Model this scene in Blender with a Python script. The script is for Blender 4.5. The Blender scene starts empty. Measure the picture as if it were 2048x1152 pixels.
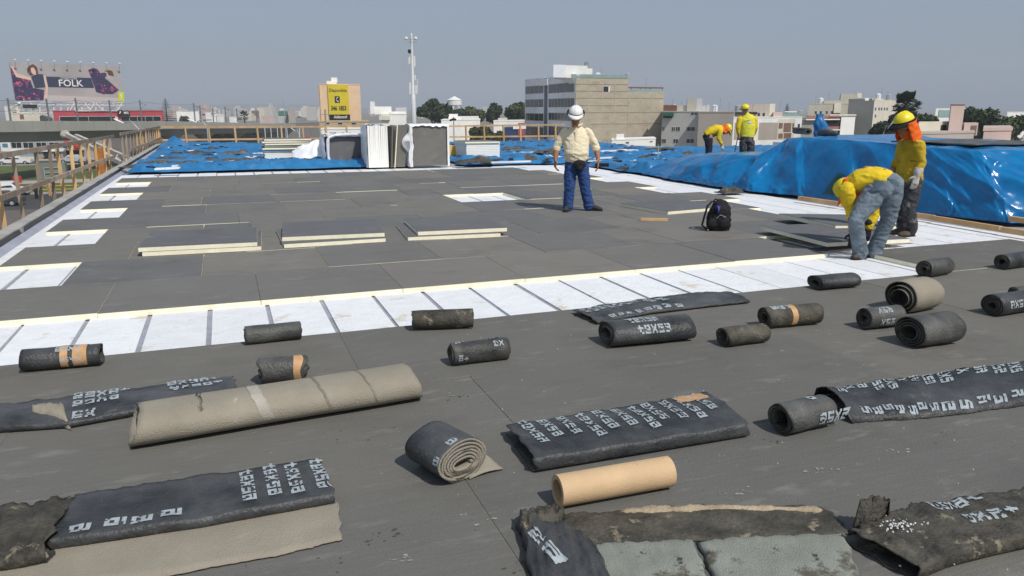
import bpy, bmesh, math, random
import numpy as np
from mathutils import Vector, Matrix, noise, Euler
R = math.radians
random.seed(7)
S = bpy.context.scene
COL = S.collection
# ------------------------------------------------------------------ camera
F, YAW, PITCH, EYE = 1520.8, 0.35806, 0.23154, 1.6
cam = bpy.data.objects.new('camera', bpy.data.cameras.new('camera'))
COL.objects.link(cam); S.camera = cam
cam.data.sensor_width = 36.0; cam.data.lens = F / 2048 * 36
cam.location = (0, 0, EYE); cam.rotation_euler = (math.pi/2 - PITCH, 0, -YAW)
cam.data.clip_start = .1; cam.data.clip_end = 9000
# ------------------------------------------------------------------ light
SUN_EL, SUN_AZ = R(50), (.32, -.947)            # the sun stands behind the camera, a little to the right
S.world = bpy.data.worlds.new('World'); S.world.use_nodes = True
nt = S.world.node_tree; nt.nodes.clear()
wo = nt.nodes.new('ShaderNodeOutputWorld'); bg = nt.nodes.new('ShaderNodeBackground')
sk = nt.nodes.new('ShaderNodeTexSky'); sk.sky_type = 'NISHITA'; sk.sun_disc = False
sk.sun_elevation = SUN_EL; sk.sun_rotation = math.atan2(SUN_AZ[0], SUN_AZ[1])
sk.altitude = 100; sk.air_density = 1.0; sk.dust_density = 3.0; sk.ozone_density = 1.5
mx = nt.nodes.new('ShaderNodeMix'); mx.data_type = 'RGBA'; mx.inputs[0].default_value = .66
nt.links.new(sk.outputs[0], mx.inputs[6]); mx.inputs[7].default_value = (2.98, 3.74, 4.85, 1)
nt.links.new(mx.outputs[2], bg.inputs[0]); bg.inputs[1].default_value = .10
nt.links.new(bg.outputs[0], wo.inputs[0])
sl = bpy.data.lights.new('sun', 'SUN'); sl.energy = 3.6; sl.angle = R(.53); sl.color = (1, .955, .88)
so = bpy.data.objects.new('sun', sl); COL.objects.link(so)
sv = Vector((SUN_AZ[0]*math.cos(SUN_EL), SUN_AZ[1]*math.cos(SUN_EL), math.sin(SUN_EL)))
so.rotation_euler = sv.to_track_quat('Z', 'Y').to_euler(); so.location = sv*50
S.view_settings.view_transform = 'Standard'; S.view_settings.look = 'None'
S.view_settings.exposure = 0; S.view_settings.gamma = 1; S.view_settings.use_curve_mapping = False
S.cycles.max_bounces = 6; S.cycles.volume_bounces = 0; S.cycles.transparent_max_bounces = 8
# ------------------------------------------------------------------ surveying helpers: sight lines measured in the photograph, met with real planes
def ray(px, py):
    x = (px-1024)/F; y = -(py-576)/F
    fy = math.cos(PITCH)+y*math.sin(PITCH); fz = -math.sin(PITCH)+y*math.cos(PITCH)
    return Vector((x*math.cos(YAW)+fy*math.sin(YAW), -x*math.sin(YAW)+fy*math.cos(YAW), fz))
O = Vector((0, 0, EYE)); FW = Vector((math.sin(YAW), math.cos(YAW), 0)); RT = Vector((math.cos(YAW), -math.sin(YAW), 0))
def U(px, py, z=0.0):
    r = ray(px, py); return O + r*((z-EYE)/r.z)
def AD(px, py, D):
    r = ray(px, py); return O + r*(D/r.dot(FW))
def AX(px, py, c):
    r = ray(px, py); return O + r*(c/r.x)
def AP(px, py, A, B):                            # on the vertical plane through A and B
    n = Vector((-(B-A).y, (B-A).x, 0)); r = ray(px, py)
    return O + r*((A-O).dot(n)/r.dot(n))
def G(px, D, z=0):                               # plan point at a picture column and distance
    x = (px-1024)/F; fy = math.cos(PITCH); c = math.cos(PITCH)
    # column of a level point at eye height
    y = math.tan(PITCH)
    r = Vector((x, 1/math.cos(PITCH), 0)); k = D/r.y
    p = RT*(x*k)+FW*D; return Vector((p.x, p.y, z))
# ------------------------------------------------------------------ materials
MATS = {}
def M(name, col, rough=.7, var=.12, vs=3.0, bump=0, bs=60, spec=.3, metal=0, col2=None, rnd=0, st=(1, 1, 1), dist=0, spots=None, trans=0, emit=0):
    if name in MATS: return MATS[name]
    m = bpy.data.materials.new(name); m.use_nodes = True; t = m.node_tree; N = t.nodes; L = t.links
    b = N['Principled BSDF']; b.inputs['Roughness'].default_value = rough; b.inputs['Metallic'].default_value = metal
    b.inputs['Specular IOR Level'].default_value = spec
    tc = N.new('ShaderNodeTexCoord'); mp = N.new('ShaderNodeMapping'); mp.inputs['Scale'].default_value = st
    L.new(tc.outputs['Object'], mp.inputs[0])
    n = N.new('ShaderNodeTexNoise'); n.inputs['Scale'].default_value = vs; n.inputs['Detail'].default_value = 6; n.inputs['Roughness'].default_value = .62
    n.inputs['Distortion'].default_value = dist
    vec = mp.outputs[0]
    if rnd:
        oi = N.new('ShaderNodeObjectInfo'); ad = N.new('ShaderNodeVectorMath'); ad.operation = 'ADD'
        sc = N.new('ShaderNodeMath'); sc.operation = 'MULTIPLY'; sc.inputs[1].default_value = 37
        L.new(oi.outputs['Random'], sc.inputs[0]); L.new(mp.outputs[0], ad.inputs[0]); L.new(sc.outputs[0], ad.inputs[1]); vec = ad.outputs[0]
    L.new(vec, n.inputs['Vector'])
    cr = N.new('ShaderNodeValToRGB'); cr.color_ramp.elements[0].position = .3; cr.color_ramp.elements[1].position = .7
    a = [c*(1-var) for c in col]; c2 = col2 if col2 else [min(1, c*(1+var)) for c in col]
    cr.color_ramp.elements[0].color = (*a, 1); cr.color_ramp.elements[1].color = (*c2, 1)
    L.new(n.outputs[0], cr.inputs[0]); out = cr.outputs[0]
    if rnd:
        mr = N.new('ShaderNodeMapRange'); mr.inputs[3].default_value = 1-rnd; mr.inputs[4].default_value = 1+rnd
        L.new(oi.outputs['Random'], mr.inputs[0]); vm = N.new('ShaderNodeVectorMath'); vm.operation = 'SCALE'
        L.new(out, vm.inputs[0]); L.new(mr.outputs[0], vm.inputs['Scale']); out = vm.outputs[0]
    if spots:                                    # (scale, threshold, colour) specks of dust, plaster or dirt
        for (ss, th, sc_) in spots:
            n2 = N.new('ShaderNodeTexNoise'); n2.inputs['Scale'].default_value = ss; n2.inputs['Detail'].default_value = 5; n2.inputs['Roughness'].default_value = .7
            L.new(vec, n2.inputs['Vector']); r2 = N.new('ShaderNodeValToRGB')
            r2.color_ramp.elements[0].position = th; r2.color_ramp.elements[1].position = min(1, th+.06)
            L.new(n2.outputs[0], r2.inputs[0]); mm = N.new('ShaderNodeMix'); mm.data_type = 'RGBA'
            L.new(r2.outputs[0], mm.inputs[0]); L.new(out, mm.inputs[6]); mm.inputs[7].default_value = (*sc_, 1); out = mm.outputs[2]
    L.new(out, b.inputs['Base Color'])
    if bump:
        n3 = N.new('ShaderNodeTexNoise'); n3.inputs['Scale'].default_value = bs; n3.inputs['Detail'].default_value = 5
        L.new(vec, n3.inputs['Vector']); bp = N.new('ShaderNodeBump'); bp.inputs['Strength'].default_value = bump; bp.inputs['Distance'].default_value = .02
        L.new(n3.outputs[0], bp.inputs['Height']); L.new(bp.outputs[0], b.inputs['Normal'])
    MATS[name] = m; return m
# ------------------------------------------------------------------ mesh builder
class MB:
    def __init__(s): s.v = []; s.f = []; s.m = []
    def quad(s, a, b, c, d, mi=0):
        i = len(s.v); s.v += [tuple(a), tuple(b), tuple(c), tuple(d)]; s.f.append((i, i+1, i+2, i+3)); s.m.append(mi)
    def poly(s, pts, mi=0):
        i = len(s.v); s.v += [tuple(p) for p in pts]; s.f.append(tuple(range(i, i+len(pts)))); s.m.append(mi)
    def hexa(s, p, mi=0, top=None):              # p: 4 bottom + 4 top, counterclockwise
        i = len(s.v); s.v += [tuple(q) for q in p]
        for k, f in enumerate([(3, 2, 1, 0), (4, 5, 6, 7), (0, 1, 5, 4), (1, 2, 6, 5), (2, 3, 7, 6), (3, 0, 4, 7)]):
            s.f.append(tuple(i+j for j in f)); s.m.append(top if (k == 1 and top is not None) else mi)
    def box(s, x0, x1, y0, y1, z0, z1, mi=0, top=None):
        s.hexa([(x0, y0, z0), (x1, y0, z0), (x1, y1, z0), (x0, y1, z0), (x0, y0, z1), (x1, y0, z1), (x1, y1, z1), (x0, y1, z1)], mi, top)
    def bar(s, a, b, w, h, mi=0, up=(0, 0, 1)):  # beam from a to b, w across, h along up
        a = Vector(a); b = Vector(b); d = (b-a).normalized(); u = Vector(up)
        if abs(d.dot(u)) > .98: u = Vector((0, 1, 0))
        r = d.cross(u).normalized()*w/2; u = r.cross(d).normalized()*h/2
        s.hexa([a-r-u, a+r-u, b+r-u, b-r-u, a-r+u, a+r+u, b+r+u, b-r+u], mi)
    def tube(s, pts, rad, n=10, mi=0, cap=True, side=None):
        pts = [Vector(p) for p in pts]; K = len(pts)
        if not isinstance(rad, (list, tuple)): rad = [rad]*K
        base = len(s.v); ref = Vector(side) if side is not None else None
        for k in range(K):
            d = (pts[min(k+1, K-1)]-pts[max(k-1, 0)]).normalized()
            rf = ref if ref is not None else (Vector((0, 0, 1)) if abs(d.z) < .9 else Vector((1, 0, 0)))
            x = (rf-d*rf.dot(d)).normalized(); y = d.cross(x)
            rr = rad[k]; rx, ry = rr if isinstance(rr, (list, tuple)) else (rr, rr)
            for j in range(n):
                t = 2*math.pi*j/n; s.v.append(tuple(pts[k]+x*rx*math.cos(t)+y*ry*math.sin(t)))
        for k in range(K-1):
            for j in range(n):
                a = base+k*n+j; b = base+k*n+(j+1) % n; s.f.append((a, b, b+n, a+n)); s.m.append(mi)
        if cap:
            s.f.append(tuple(base+j for j in reversed(range(n)))); s.m.append(mi)
            s.f.append(tuple(base+(K-1)*n+j for j in range(n))); s.m.append(mi)
    def ball(s, c, r, n=12, mi=0, ax=None):
        c = Vector(c); r = r if isinstance(r, (list, tuple)) else (r, r, r); ax = ax or (Vector((1, 0, 0)), Vector((0, 1, 0)), Vector((0, 0, 1)))
        base = len(s.v); H = n//2
        for i in range(H+1):
            p = math.pi*i/H
            for j in range(n):
                t = 2*math.pi*j/n
                s.v.append(tuple(c+ax[0]*r[0]*math.sin(p)*math.cos(t)+ax[1]*r[1]*math.sin(p)*math.sin(t)+ax[2]*r[2]*math.cos(p)))
        for i in range(H):
            for j in range(n):
                a = base+i*n+j; b = base+i*n+(j+1) % n; s.f.append((a+n, b+n, b, a)); s.m.append(mi)
    def grid(s, fn, nu, nv, mi=0, close=False):
        base = len(s.v)
        for i in range(nu+1):
            for j in range(nv+1): s.v.append(tuple(fn(i/nu, j/nv)))
        for i in range(nu):
            for j in range(nv):
                a = base+i*(nv+1)+j; s.f.append((a, a+nv+1, a+nv+2, a+1)); s.m.append(mi)
    def mesh(s, name, mats, smooth=False):
        me = bpy.data.meshes.new(name); me.from_pydata(s.v, [], s.f)
        for m in (mats if isinstance(mats, (list, tuple)) else [mats]): me.materials.append(m)
        me.polygons.foreach_set('material_index', s.m)
        if smooth: me.polygons.foreach_set('use_smooth', [True]*len(s.f))
        me.update(); return me
    def build(s, name, mats, parent=None, smooth=False, world=True):
        me = s.mesh(name, mats, smooth); return link(name, me, parent, world)
def rootmat(p):
    while p.parent: p = p.parent
    return Matrix.LocRotScale(p.location, p.rotation_euler, p.scale)
def link(name, me, parent=None, world=True):
    o = bpy.data.objects.new(name, me); COL.objects.link(o)
    if parent is not None:
        o.parent = parent
        if world: me.transform(rootmat(parent).inverted())
    return o
def tag(o, label=None, cat=None, group=None, kind=None):
    if label: o['label'] = label
    if cat: o['category'] = cat
    if group: o['group'] = group
    if kind: o['kind'] = kind
    return o
def thing(name, label, cat, loc=(0, 0, 0), rz=0, group=None):
    o = bpy.data.objects.new(name, None); COL.objects.link(o); o.location = Vector(loc); o.rotation_euler = (0, 0, rz); o.empty_display_size = .2
    return tag(o, label, cat, group)
def copy_tree(o, parent=None):
    c = o.copy(); COL.objects.link(c)
    if parent is not None: c.parent = parent
    for ch in list(o.children): copy_tree(ch, c)
    return c
def solo(mb, name, mats, label, cat, loc=None, smooth=False, group=None):   # a thing that is one mesh; origin moved to loc
    me = mb.mesh(name, mats, smooth); loc = Vector(loc) if loc is not None else Vector((0, 0, 0))
    me.transform(Matrix.Translation(-loc)); o = bpy.data.objects.new(name, me); COL.objects.link(o); o.location = loc
    return tag(o, label, cat, group)
def bake(mb, name, mats, voxel, smooth_it=3, disp=None):
    me = mb.mesh('tmp', mats); o = bpy.data.objects.new('tmp', me); COL.objects.link(o)
    r = o.modifiers.new('r', 'REMESH'); r.mode = 'VOXEL'; r.voxel_size = voxel; r.use_smooth_shade = True
    if smooth_it:
        q = o.modifiers.new('s', 'SMOOTH'); q.iterations = smooth_it; q.factor = .5
    dg = bpy.context.evaluated_depsgraph_get(); dg.update()
    out = bpy.data.meshes.new_from_object(o.evaluated_get(dg)); bpy.data.objects.remove(o); out.name = name
    if disp:
        nn = [v.normal.copy() for v in out.vertices]
        for v, n_ in zip(out.vertices, nn): v.co += n_*disp(v.co)
    out.polygons.foreach_set('use_smooth', [True]*len(out.polygons)); out.update()
    return out
def nz(x, y=0, z=0): return noise.noise(Vector((x, y, z)))
def ridge(x, y, z=0): return (1-abs(nz(x, y, z))*2.6)
def text_mesh(txt, size, at, ux, uy, mat, name, parent, bold=0, align='CENTER', proud=.01, sx=1.0):
    cu = bpy.data.curves.new('t', 'FONT'); cu.body = txt; cu.size = size; cu.align_x = align; cu.align_y = 'CENTER'; cu.offset = bold; cu.resolution_u = 3
    o = bpy.data.objects.new('t', cu); COL.objects.link(o); dg = bpy.context.evaluated_depsgraph_get(); dg.update()
    me = bpy.data.meshes.new_from_object(o.evaluated_get(dg)); bpy.data.objects.remove(o)
    ux = Vector(ux).normalized(); uy = Vector(uy).normalized(); n = ux.cross(uy)
    for v in me.vertices: v.co = Vector(at)+ux*v.co.x*sx+uy*v.co.y+n*proud
    me.materials.clear(); me.materials.append(mat); me.polygons.foreach_set('use_smooth', [False]*len(me.polygons)); return link(name, me, parent)
# ------------------------------------------------------------------ material library
m_conc = M('concrete', (.30, .29, .26), .85, .2, 1.2, .3, 30, spots=[(9, .66, (.16, .155, .14))])
m_kerb = M('kerb_concrete', (.36, .35, .33), .85, .25, 2.5, .4, 40, spots=[(14, .64, (.14, .13, .12)), (5, .68, (.5, .49, .46))])
m_bitk = M('bitumen_upstand', (.035, .037, .042), .5, .4, 6, .4, 40)
m_strip = M('grey_vapour_strip', (.33, .34, .40), .5, .15, 5, .2, 30)
m_eps = M('white_foam', (.72, .735, .76), .8, .06, 6, .4, 30, st=(1, 1, 1), rnd=.04, spots=[(2.6, .60, (.60, .56, .49)), (9, .66, (.55, .53, .50)), (40, .70, (.45, .44, .42))])
m_seam = M('grey_seam', (.30, .31, .345), .6, .2, 9, .1, 30)
m_cream = M('cream_foam', (.86, .80, .60), .8, .05, 9, .2, 60, col2=(.92, .88, .70), rnd=.04)
m_felt = M('beige_felt', (.30, .27, .215), .95, .12, 3.5, .5, 160, spots=[(7, .66, (.45, .42, .36)), (60, .70, (.17, .15, .12))])
m_memb = M('black_membrane', (.045, .047, .046), .45, .5, 4, .4, 70, col2=(.125, .125, .117), rnd=.2, spots=[(16, .66, (.15, .135, .10)), (90, .72, (.3, .29, .26))])
m_memd = M('dirty_membrane', (.05, .047, .038), .65, .5, 9, .6, 60, col2=(.11, .10, .08), rnd=.2, spots=[(11, .60, (.22, .19, .13)), (60, .70, (.5, .48, .43))])
m_memn = M('bluish_membrane', (.030, .033, .038), .40, .5, 3.5, .4, 60, col2=(.092, .095, .098), rnd=.15, spots=[(38, .66, (.17, .168, .16)), (7, .63, (.11, .10, .085)), (120, .70, (.32, .31, .29))])
m_slate = M('green_grey_granules', (.27, .285, .25), .95, .2, 4, .6, 220, spots=[(1.3, .58, (.19, .17, .125)), (3.2, .56, (.125, .115, .09)), (12, .62, (.07, .065, .05)), (90, .66, (.33, .35, .31))])
m_print = M('worn_print', (.33, .375, .40), .7, .25, 30)
m_tape = M('brown_tape', (.50, .30, .15), .4, .2, 20, .1, 60, spots=[(25, .62, (.75, .66, .5))])
m_card = M('cardboard', (.55, .385, .225), .7, .1, 6, .1, 60, spots=[(9, .66, (.36, .22, .12))])
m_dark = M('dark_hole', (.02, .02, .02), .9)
m_blue = M('blue_tarpaulin', (.0, .13, .35), .22, .12, 2.5, .3, 9, spec=.5, col2=(.0, .195, .48))
m_blue2 = M('blue_tarpaulin_dusty', (.012, .135, .34), .36, .15, 1.5, .3, 10, spec=.5, col2=(.03, .21, .46))
m_wood = M('raw_pine', (.52, .34, .17), .8, .25, 3, .3, 40, st=(1, 1, .15), rnd=.12)
m_wold = M('weathered_timber', (.30, .235, .18), .85, .3, 3, .3, 40, st=(1, 1, .15), rnd=.25)
m_plast = M('white_wrap', (.80, .81, .83), .35, .06, 4, .3, 14, spec=.5)
m_grass = M('grass', (.085, .115, .035), .95, .3, .25, 0, spots=[(.12, .56, (.15, .095, .05)), (.9, .62, (.12, .15, .045))])
m_asph = M('asphalt', (.055, .055, .058), .9, .25, .15, 0)
m_white = M('white_paint', (.74, .74, .72), .75, .06, .6)
m_glass = M('dark_glass', (.02, .024, .028), .12, .4, .5, spec=.6)
m_steel = M('galvanised', (.42, .44, .46), .45, .1, 4, metal=.3)
m_black = M('black_cloth', (.012, .012, .014), .8, .3, 20, .3, 50)
m_pack = M('stack_foam', (.87, .865, .83), .8, .04, 6, .2, 40)
def board_mat(name, ca, cb, cc):
    m = bpy.data.materials.new(name); m.use_nodes = True; t = m.node_tree; N = t.nodes; L = t.links; b = N['Principled BSDF']
    b.inputs['Roughness'].default_value = .82; b.inputs['Specular IOR Level'].default_value = .22
    oi = N.new('ShaderNodeObjectInfo'); ge = N.new('ShaderNodeNewGeometry')
    cr = N.new('ShaderNodeValToRGB'); cr.color_ramp.elements[0].color = (*ca, 1); cr.color_ramp.elements[1].color = (*cc, 1)
    e = cr.color_ramp.elements.new(.45); e.color = (*cb, 1); L.new(oi.outputs['Random'], cr.inputs[0]); out = cr.outputs[0]
    def layer(out, scale, st, lo, hi, a, c, det=4, fac=1.0):
        mp = N.new('ShaderNodeMapping'); mp.inputs['Scale'].default_value = st; L.new(ge.outputs['Position'], mp.inputs[0])
        n = N.new('ShaderNodeTexNoise'); n.inputs['Scale'].default_value = scale; n.inputs['Detail'].default_value = det; n.inputs['Roughness'].default_value = .65; L.new(mp.outputs[0], n.inputs[0])
        mr = N.new('ShaderNodeMapRange'); mr.inputs[1].default_value = lo; mr.inputs[2].default_value = hi; mr.inputs[3].default_value = a; mr.inputs[4].default_value = c
        L.new(n.outputs[0], mr.inputs[0]); return mr.outputs[0]
    def mul(out, f):
        vm = N.new('ShaderNodeVectorMath'); vm.operation = 'SCALE'; L.new(out, vm.inputs[0]); L.new(f, vm.inputs['Scale']); return vm.outputs[0]
    def mixc(out, f, c):
        mm = N.new('ShaderNodeMix'); mm.data_type = 'RGBA'; L.new(f, mm.inputs[0]); L.new(out, mm.inputs[6]); mm.inputs[7].default_value = (*c, 1); return mm.outputs[2]
    out = mul(out, layer(out, 5, (.5, 12, 1), .3, .7, .93, 1.07))       # faint machine lines along the board
    out = mul(out, layer(out, .9, (1, 1, 1), .3, .7, .93, 1.07))
    out = mul(out, layer(out, 240, (1, 1, 1), .3, .7, .86, 1.14, 2))
    out = mixc(out, layer(out, 1.1, (1, 1.4, 1), .54, .70, 0, .42, 9), (.085, .082, .078))   # dull smudges trodden in
    out = mixc(out, layer(out, 2.6, (1, 3, 1), .57, .74, 0, .55, 8), (.27, .26, .24))
    out = mixc(out, layer(out, 7, (1, 1, 1), .66, .70, 0, .35, 9), (.30, .29, .27))   # chalky scuffs
    out = mixc(out, layer(out, 24, (1, 2, 1), .69, .74, 0, .7, 3), (.32, .31, .29))     # light crumbs
    out = mixc(out, layer(out, 15, (1.7, 1, 1), .70, .75, 0, .7, 3), (.04, .04, .04))      # dark specks
    L.new(out, b.inputs['Base Color'])
    n3 = N.new('ShaderNodeTexNoise'); n3.inputs['Scale'].default_value = 90; L.new(ge.outputs['Position'], n3.inputs[0])
    bp = N.new('ShaderNodeBump'); bp.inputs['Strength'].default_value = .25; bp.inputs['Distance'].default_value = .01
    L.new(n3.outputs[0], bp.inputs['Height']); L.new(bp.outputs[0], b.inputs['Normal']); return m
m_brd = board_mat('grey_board_face', (.180, .172, .156), (.158, .154, .145), (.133, .134, .138))
m_brd2 = board_mat('grey_board_face_near', (.154, .148, .132), (.143, .138, .125), (.128, .126, .118))
m_brd3 = board_mat('grey_board_face_loose', (.118, .122, .134), (.126, .129, .138), (.135, .137, .143))
# ------------------------------------------------------------------ ground, haze
g = MB()
g.quad((-5000, -2500, -8), (5000, -2500, -8), (5000, 7500, -8), (-5000, 7500, -8)); tag(g.build('ground', M('dusty_ground', (.20, .185, .16), .95, .25, .02)), kind='structure')
def sheet(name, x0, x1, y0, y1, z, m):
    b = MB(); b.quad((x0, y0, z), (x1, y0, z), (x1, y1, z), (x0, y1, z)); return tag(b.build(name, m), kind='structure')
sheet('road', -300, 250, 156, 167, -7.99, m_asph)
sheet('grass', -200, -3.5, 102.5, 155, -7.985, m_grass)
sheet('pavement', -200, -3.5, 40, 86, -7.98, M('brown_paving', (.125, .11, .095), .9, .2, .4))
sheet('path', -200, -3.5, 116, 121.5, -7.975, M('pale_paving', (.36, .33, .31), .9, .2, .3))
sheet('road', -200, 60, 40, 101.4, -7.99, m_asph)
kb = MB(); kb.box(-300, 250, 155.2, 155.9, -8, -7.86); kb.box(-200, -3.5, 101.5, 102.3, -8, -7.86); kb.box(-300, 250, 167.1, 171, -8, -7.86)
tag(kb.build('kerb', m_kerb), kind='structure')
lm = MB()
for k in range(30): lm.box(-290+k*18, -284+k*18, 161.3, 161.5, -7.984, -7.98)
tag(lm.build('road_marking', m_white), kind='structure')
# far hills faded by the haze
hm = M('dusty_hill', (.16, .135, .11), .95, .2, .004)
def hill(px0, px1, D, ytop, seed):
    b = MB(); n = 60
    def fn(u, v):
        px = px0+(px1-px0)*u; h = (218-ytop)*D/F+EYE; e = math.sin(math.pi*u)**.6
        hh = -8+(h+8)*e*(.72+.28*nz(u*5+seed, 3)+.10*nz(u*23+seed, 1))*math.sin(math.pi*min(1, v))
        p = G(px, D+(v-.5)*900); return (p.x, p.y, hh)
    b.grid(fn, n, 8); return tag(b.build('hill', hm, smooth=True), kind='structure')
hill(-500, 330, 3300, 190, 1); hill(250, 760, 3600, 204, 5); hill(-900, 60, 2600, 196, 9)
# ------------------------------------------------------------------ the roof
deck = MB(); dp = [(-2.76, -4), (34, -4), (34, 15), (25, 20.5), (20, 27.5), (16.2, 35.4), (-2.76, 37.6)]
deck.poly([(x, y, -.062) for x, y in dp]); deck.poly([(x, y, -7.9) for x, y in dp[::-1]])
for (p_, q_) in zip(dp, dp[1:]+dp[:1]): deck.quad((*p_, -7.9), (*q_, -7.9), (*q_, -.068), (*p_, -.068))
deck = tag(deck.build('roof_deck', m_seam), kind='structure')
kp = MB()
kp.grid(lambda u, v: ((-2.75, -2.75, -2.575, -2.575)[int(round(v*3))]+.012*nz(u*60, v*3), -4+41.6*u, (-.09, .085, .085, -.099)[int(round(v*3))]+.008*nz(u*80, 7+v)), 200, 3)
kp.build('kerb', m_kerb, deck)
kq = MB(); kq.grid(lambda u, v: (-2.570+.003*nz(u*90, v), -4+41.6*u, .074-.008*nz(u*60, 2)*(1-v)-.13*v), 220, 1); kq.build('bitumen_upstand', m_bitk, deck)
kz = MB(); kz.grid(lambda u, v: (-2.565+.095*v+.006*nz(u*70, v), -4+41.6*u, .004-.052*v), 160, 1); kz.build('lap_strip', m_strip, deck)
ks = MB(); ks.quad((-2.44, -4, -.0595), (-2.30, -4, -.0595), (-2.30, 37.6, -.0595), (-2.44, 37.6, -.0595)); ks.build('gutter_strip', m_strip, deck)
BW = 1.222
bmesh_cache = {}
def board_mesh(w, d, t=.05, near=False, face=None):
    k = (round(w, 2), round(d, 2), t, near, face is None)
    if k not in bmesh_cache:
        b = MB(); c = .004
        b.box(-w/2, w/2, -d/2, d/2, 0, t-.004, 0)
        b.quad((-w/2+.001, -d/2+.001, t), (w/2-.001, -d/2+.001, t), (w/2-.001, d/2-.001, t), (-w/2+.001, d/2-.001, t), 1)
        for (x0, y0, x1, y1) in ((-1, -1, 1, -1), (1, -1, 1, 1), (1, 1, -1, 1), (-1, 1, -1, -1)):
            b.quad((x0*w/2, y0*d/2, t-.003), (x1*w/2, y1*d/2, t-.003), (x1*(w/2-.001), y1*(d/2-.001), t), (x0*(w/2-.001), y0*(d/2-.001), t), 1)
        bmesh_cache[k] = b.mesh('insulation_board', [m_cream, face or (m_brd2 if near else m_brd)])
    return bmesh_cache[k]
def laid(x0, x1, y0, y1, near=False, z=-.05, rz=0, zr=.0015):
    o = link('insulation_board', board_mesh(x1-x0, y1-y0, .05, near), deck, False)
    o.location = ((x0+x1)/2, (y0+y1)/2, z+random.uniform(-zr, zr)); o.rotation_euler = (random.uniform(-.0012, .0012), random.uniform(-.0012, .0012), rz); return o
rb = random.Random(4)
Y0 = 6.70
corn = [-2.29, -1.055, .20, 1.44, 2.64, 3.86, 5.08, 6.34]
for k in range(11):
    y0 = Y0+1.225*k; y1 = y0+1.219
    if k == 0:
        for a, b_ in zip(corn[:-1], corn[1:]): laid(a+.002, b_-.003, y0+rb.uniform(-.006, .006)+(.02 if a < -2 else 0), y1)
        for a in (6.35, 7.57): pass
        continue
    x = -2.29+rb.uniform(-.02, .02) if k % 2 == 0 else -1.54+rb.uniform(-.03, .03)
    end = 8.52 if k % 2 == 0 else 7.98
    if k == 1: end = 8.0
    if k == 2: end = 8.05
    if k == 4: end = 8.8
    if k == 10: end = 5.1
    if k == 9: end = 8.0
    if k == 3: end = 8.3
    while x < end-.3:
        w = BW if rb.random() > .25 else BW/2
        if x+w > end-.3: w = end-x
        gapy = rb.choice([.001, .001, .002, .004, .009, .016]); gx = rb.choice([.001, .002, .004, .006]) if x > -1 else .0
        if k == 5 and x < 5.05 and x+w > 3.85: # a board is missing here
            if x < 3.8: laid(x+gx, 3.85, y0, y1)
            if x+w > 5.1: laid(5.07, x+w, y0, y1)
            elif x+w > 5.0: pass
            x += w; continue
        laid(x+gx, x+w, y0+gapy*rb.random(), y1-gapy*(rb.random()), rz=rb.choice([0, 0, .0025, -.0025, .004]), zr=.006); x += w
# last row behind and the boards under the standing packs
for x in (5.15, 6.37): laid(x, x+BW-.003, Y0+1.225*10, Y0+1.225*11-.004)
# the foreground field
for k in range(6):
    y1 = 5.475-1.224*k; y0 = y1-1.221; x = -4.2+(0, .62, .2, .9, .45, .1)[k]
    while x < 12.4:
        w = BW*2; laid(x+.001, x+w-.001-(.002 if rb.random() < .2 else 0), y0, y1-rb.choice([0, 0, .003]), near=True)
        x += w
# pair of boards right of the white strip
laid(6.78, 8.0, 5.49, 6.68, near=True, z=-.048); laid(8.0, 9.2, 5.49, 6.68, near=True)
# white foam sheets
e0 = MB(); e0.box(-.2075, .2075, -1.21, 1.21, 0, .05)
em = e0.mesh('foam_sheet', m_eps)
seen = set()
def foam(ix, y, L=2.42, gap=.045):
    xc = .25+.4575*ix+.2287
    key = (ix, round(y, 1))
    if key in seen or xc < -2.3 or xc > 10.0: return
    seen.add(key)
    o = link('foam_sheet', em, deck, False); o.location = (xc+rb.uniform(-.007, .007), y, -.1+rb.uniform(0, .003))
    o.scale = ((.4575-gap)/.415, L/2.42, 1); o.rotation_euler = (0, 0, rb.uniform(-.004, .004))
for ix in range(-7, 22):
    gp = .036 if ix < 9 else .015
    foam(ix, 6.1, 1.9 if ix < 17 else 2.42, gp)
    foam(ix, 20.6, 1.9, gp)
    if ix < -1 or ix >= 16:
        for j in range(6): foam(ix, 6.1+2.44*(j+1)-(.25 if ix < -1 else 0), 2.42, gp)
    if ix >= 14: foam(ix, 6.1+2.44*6, 2.42, .015)
    if ix >= 14:
        for j in range(6): foam(ix, 6.1+2.44*(j+1), 2.42, .015)
    if ix >= 16: foam(ix, 3.66, 2.42, gp)
    if 6 <= ix <= 11: foam(ix, 13.42+.3, 2.42, .03)
for k in range(9):                                # tape laid over joints of the strips between foam sheets
    b = MB(); x = .25+.4575*(-2+k); y = 5.9+.25*rb.random(); b.box(x-.021, x+.021, y, y+.6, -.0615, -.0585+.001*(k % 2)); b.build('seam_tape', m_strip, deck)
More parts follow.
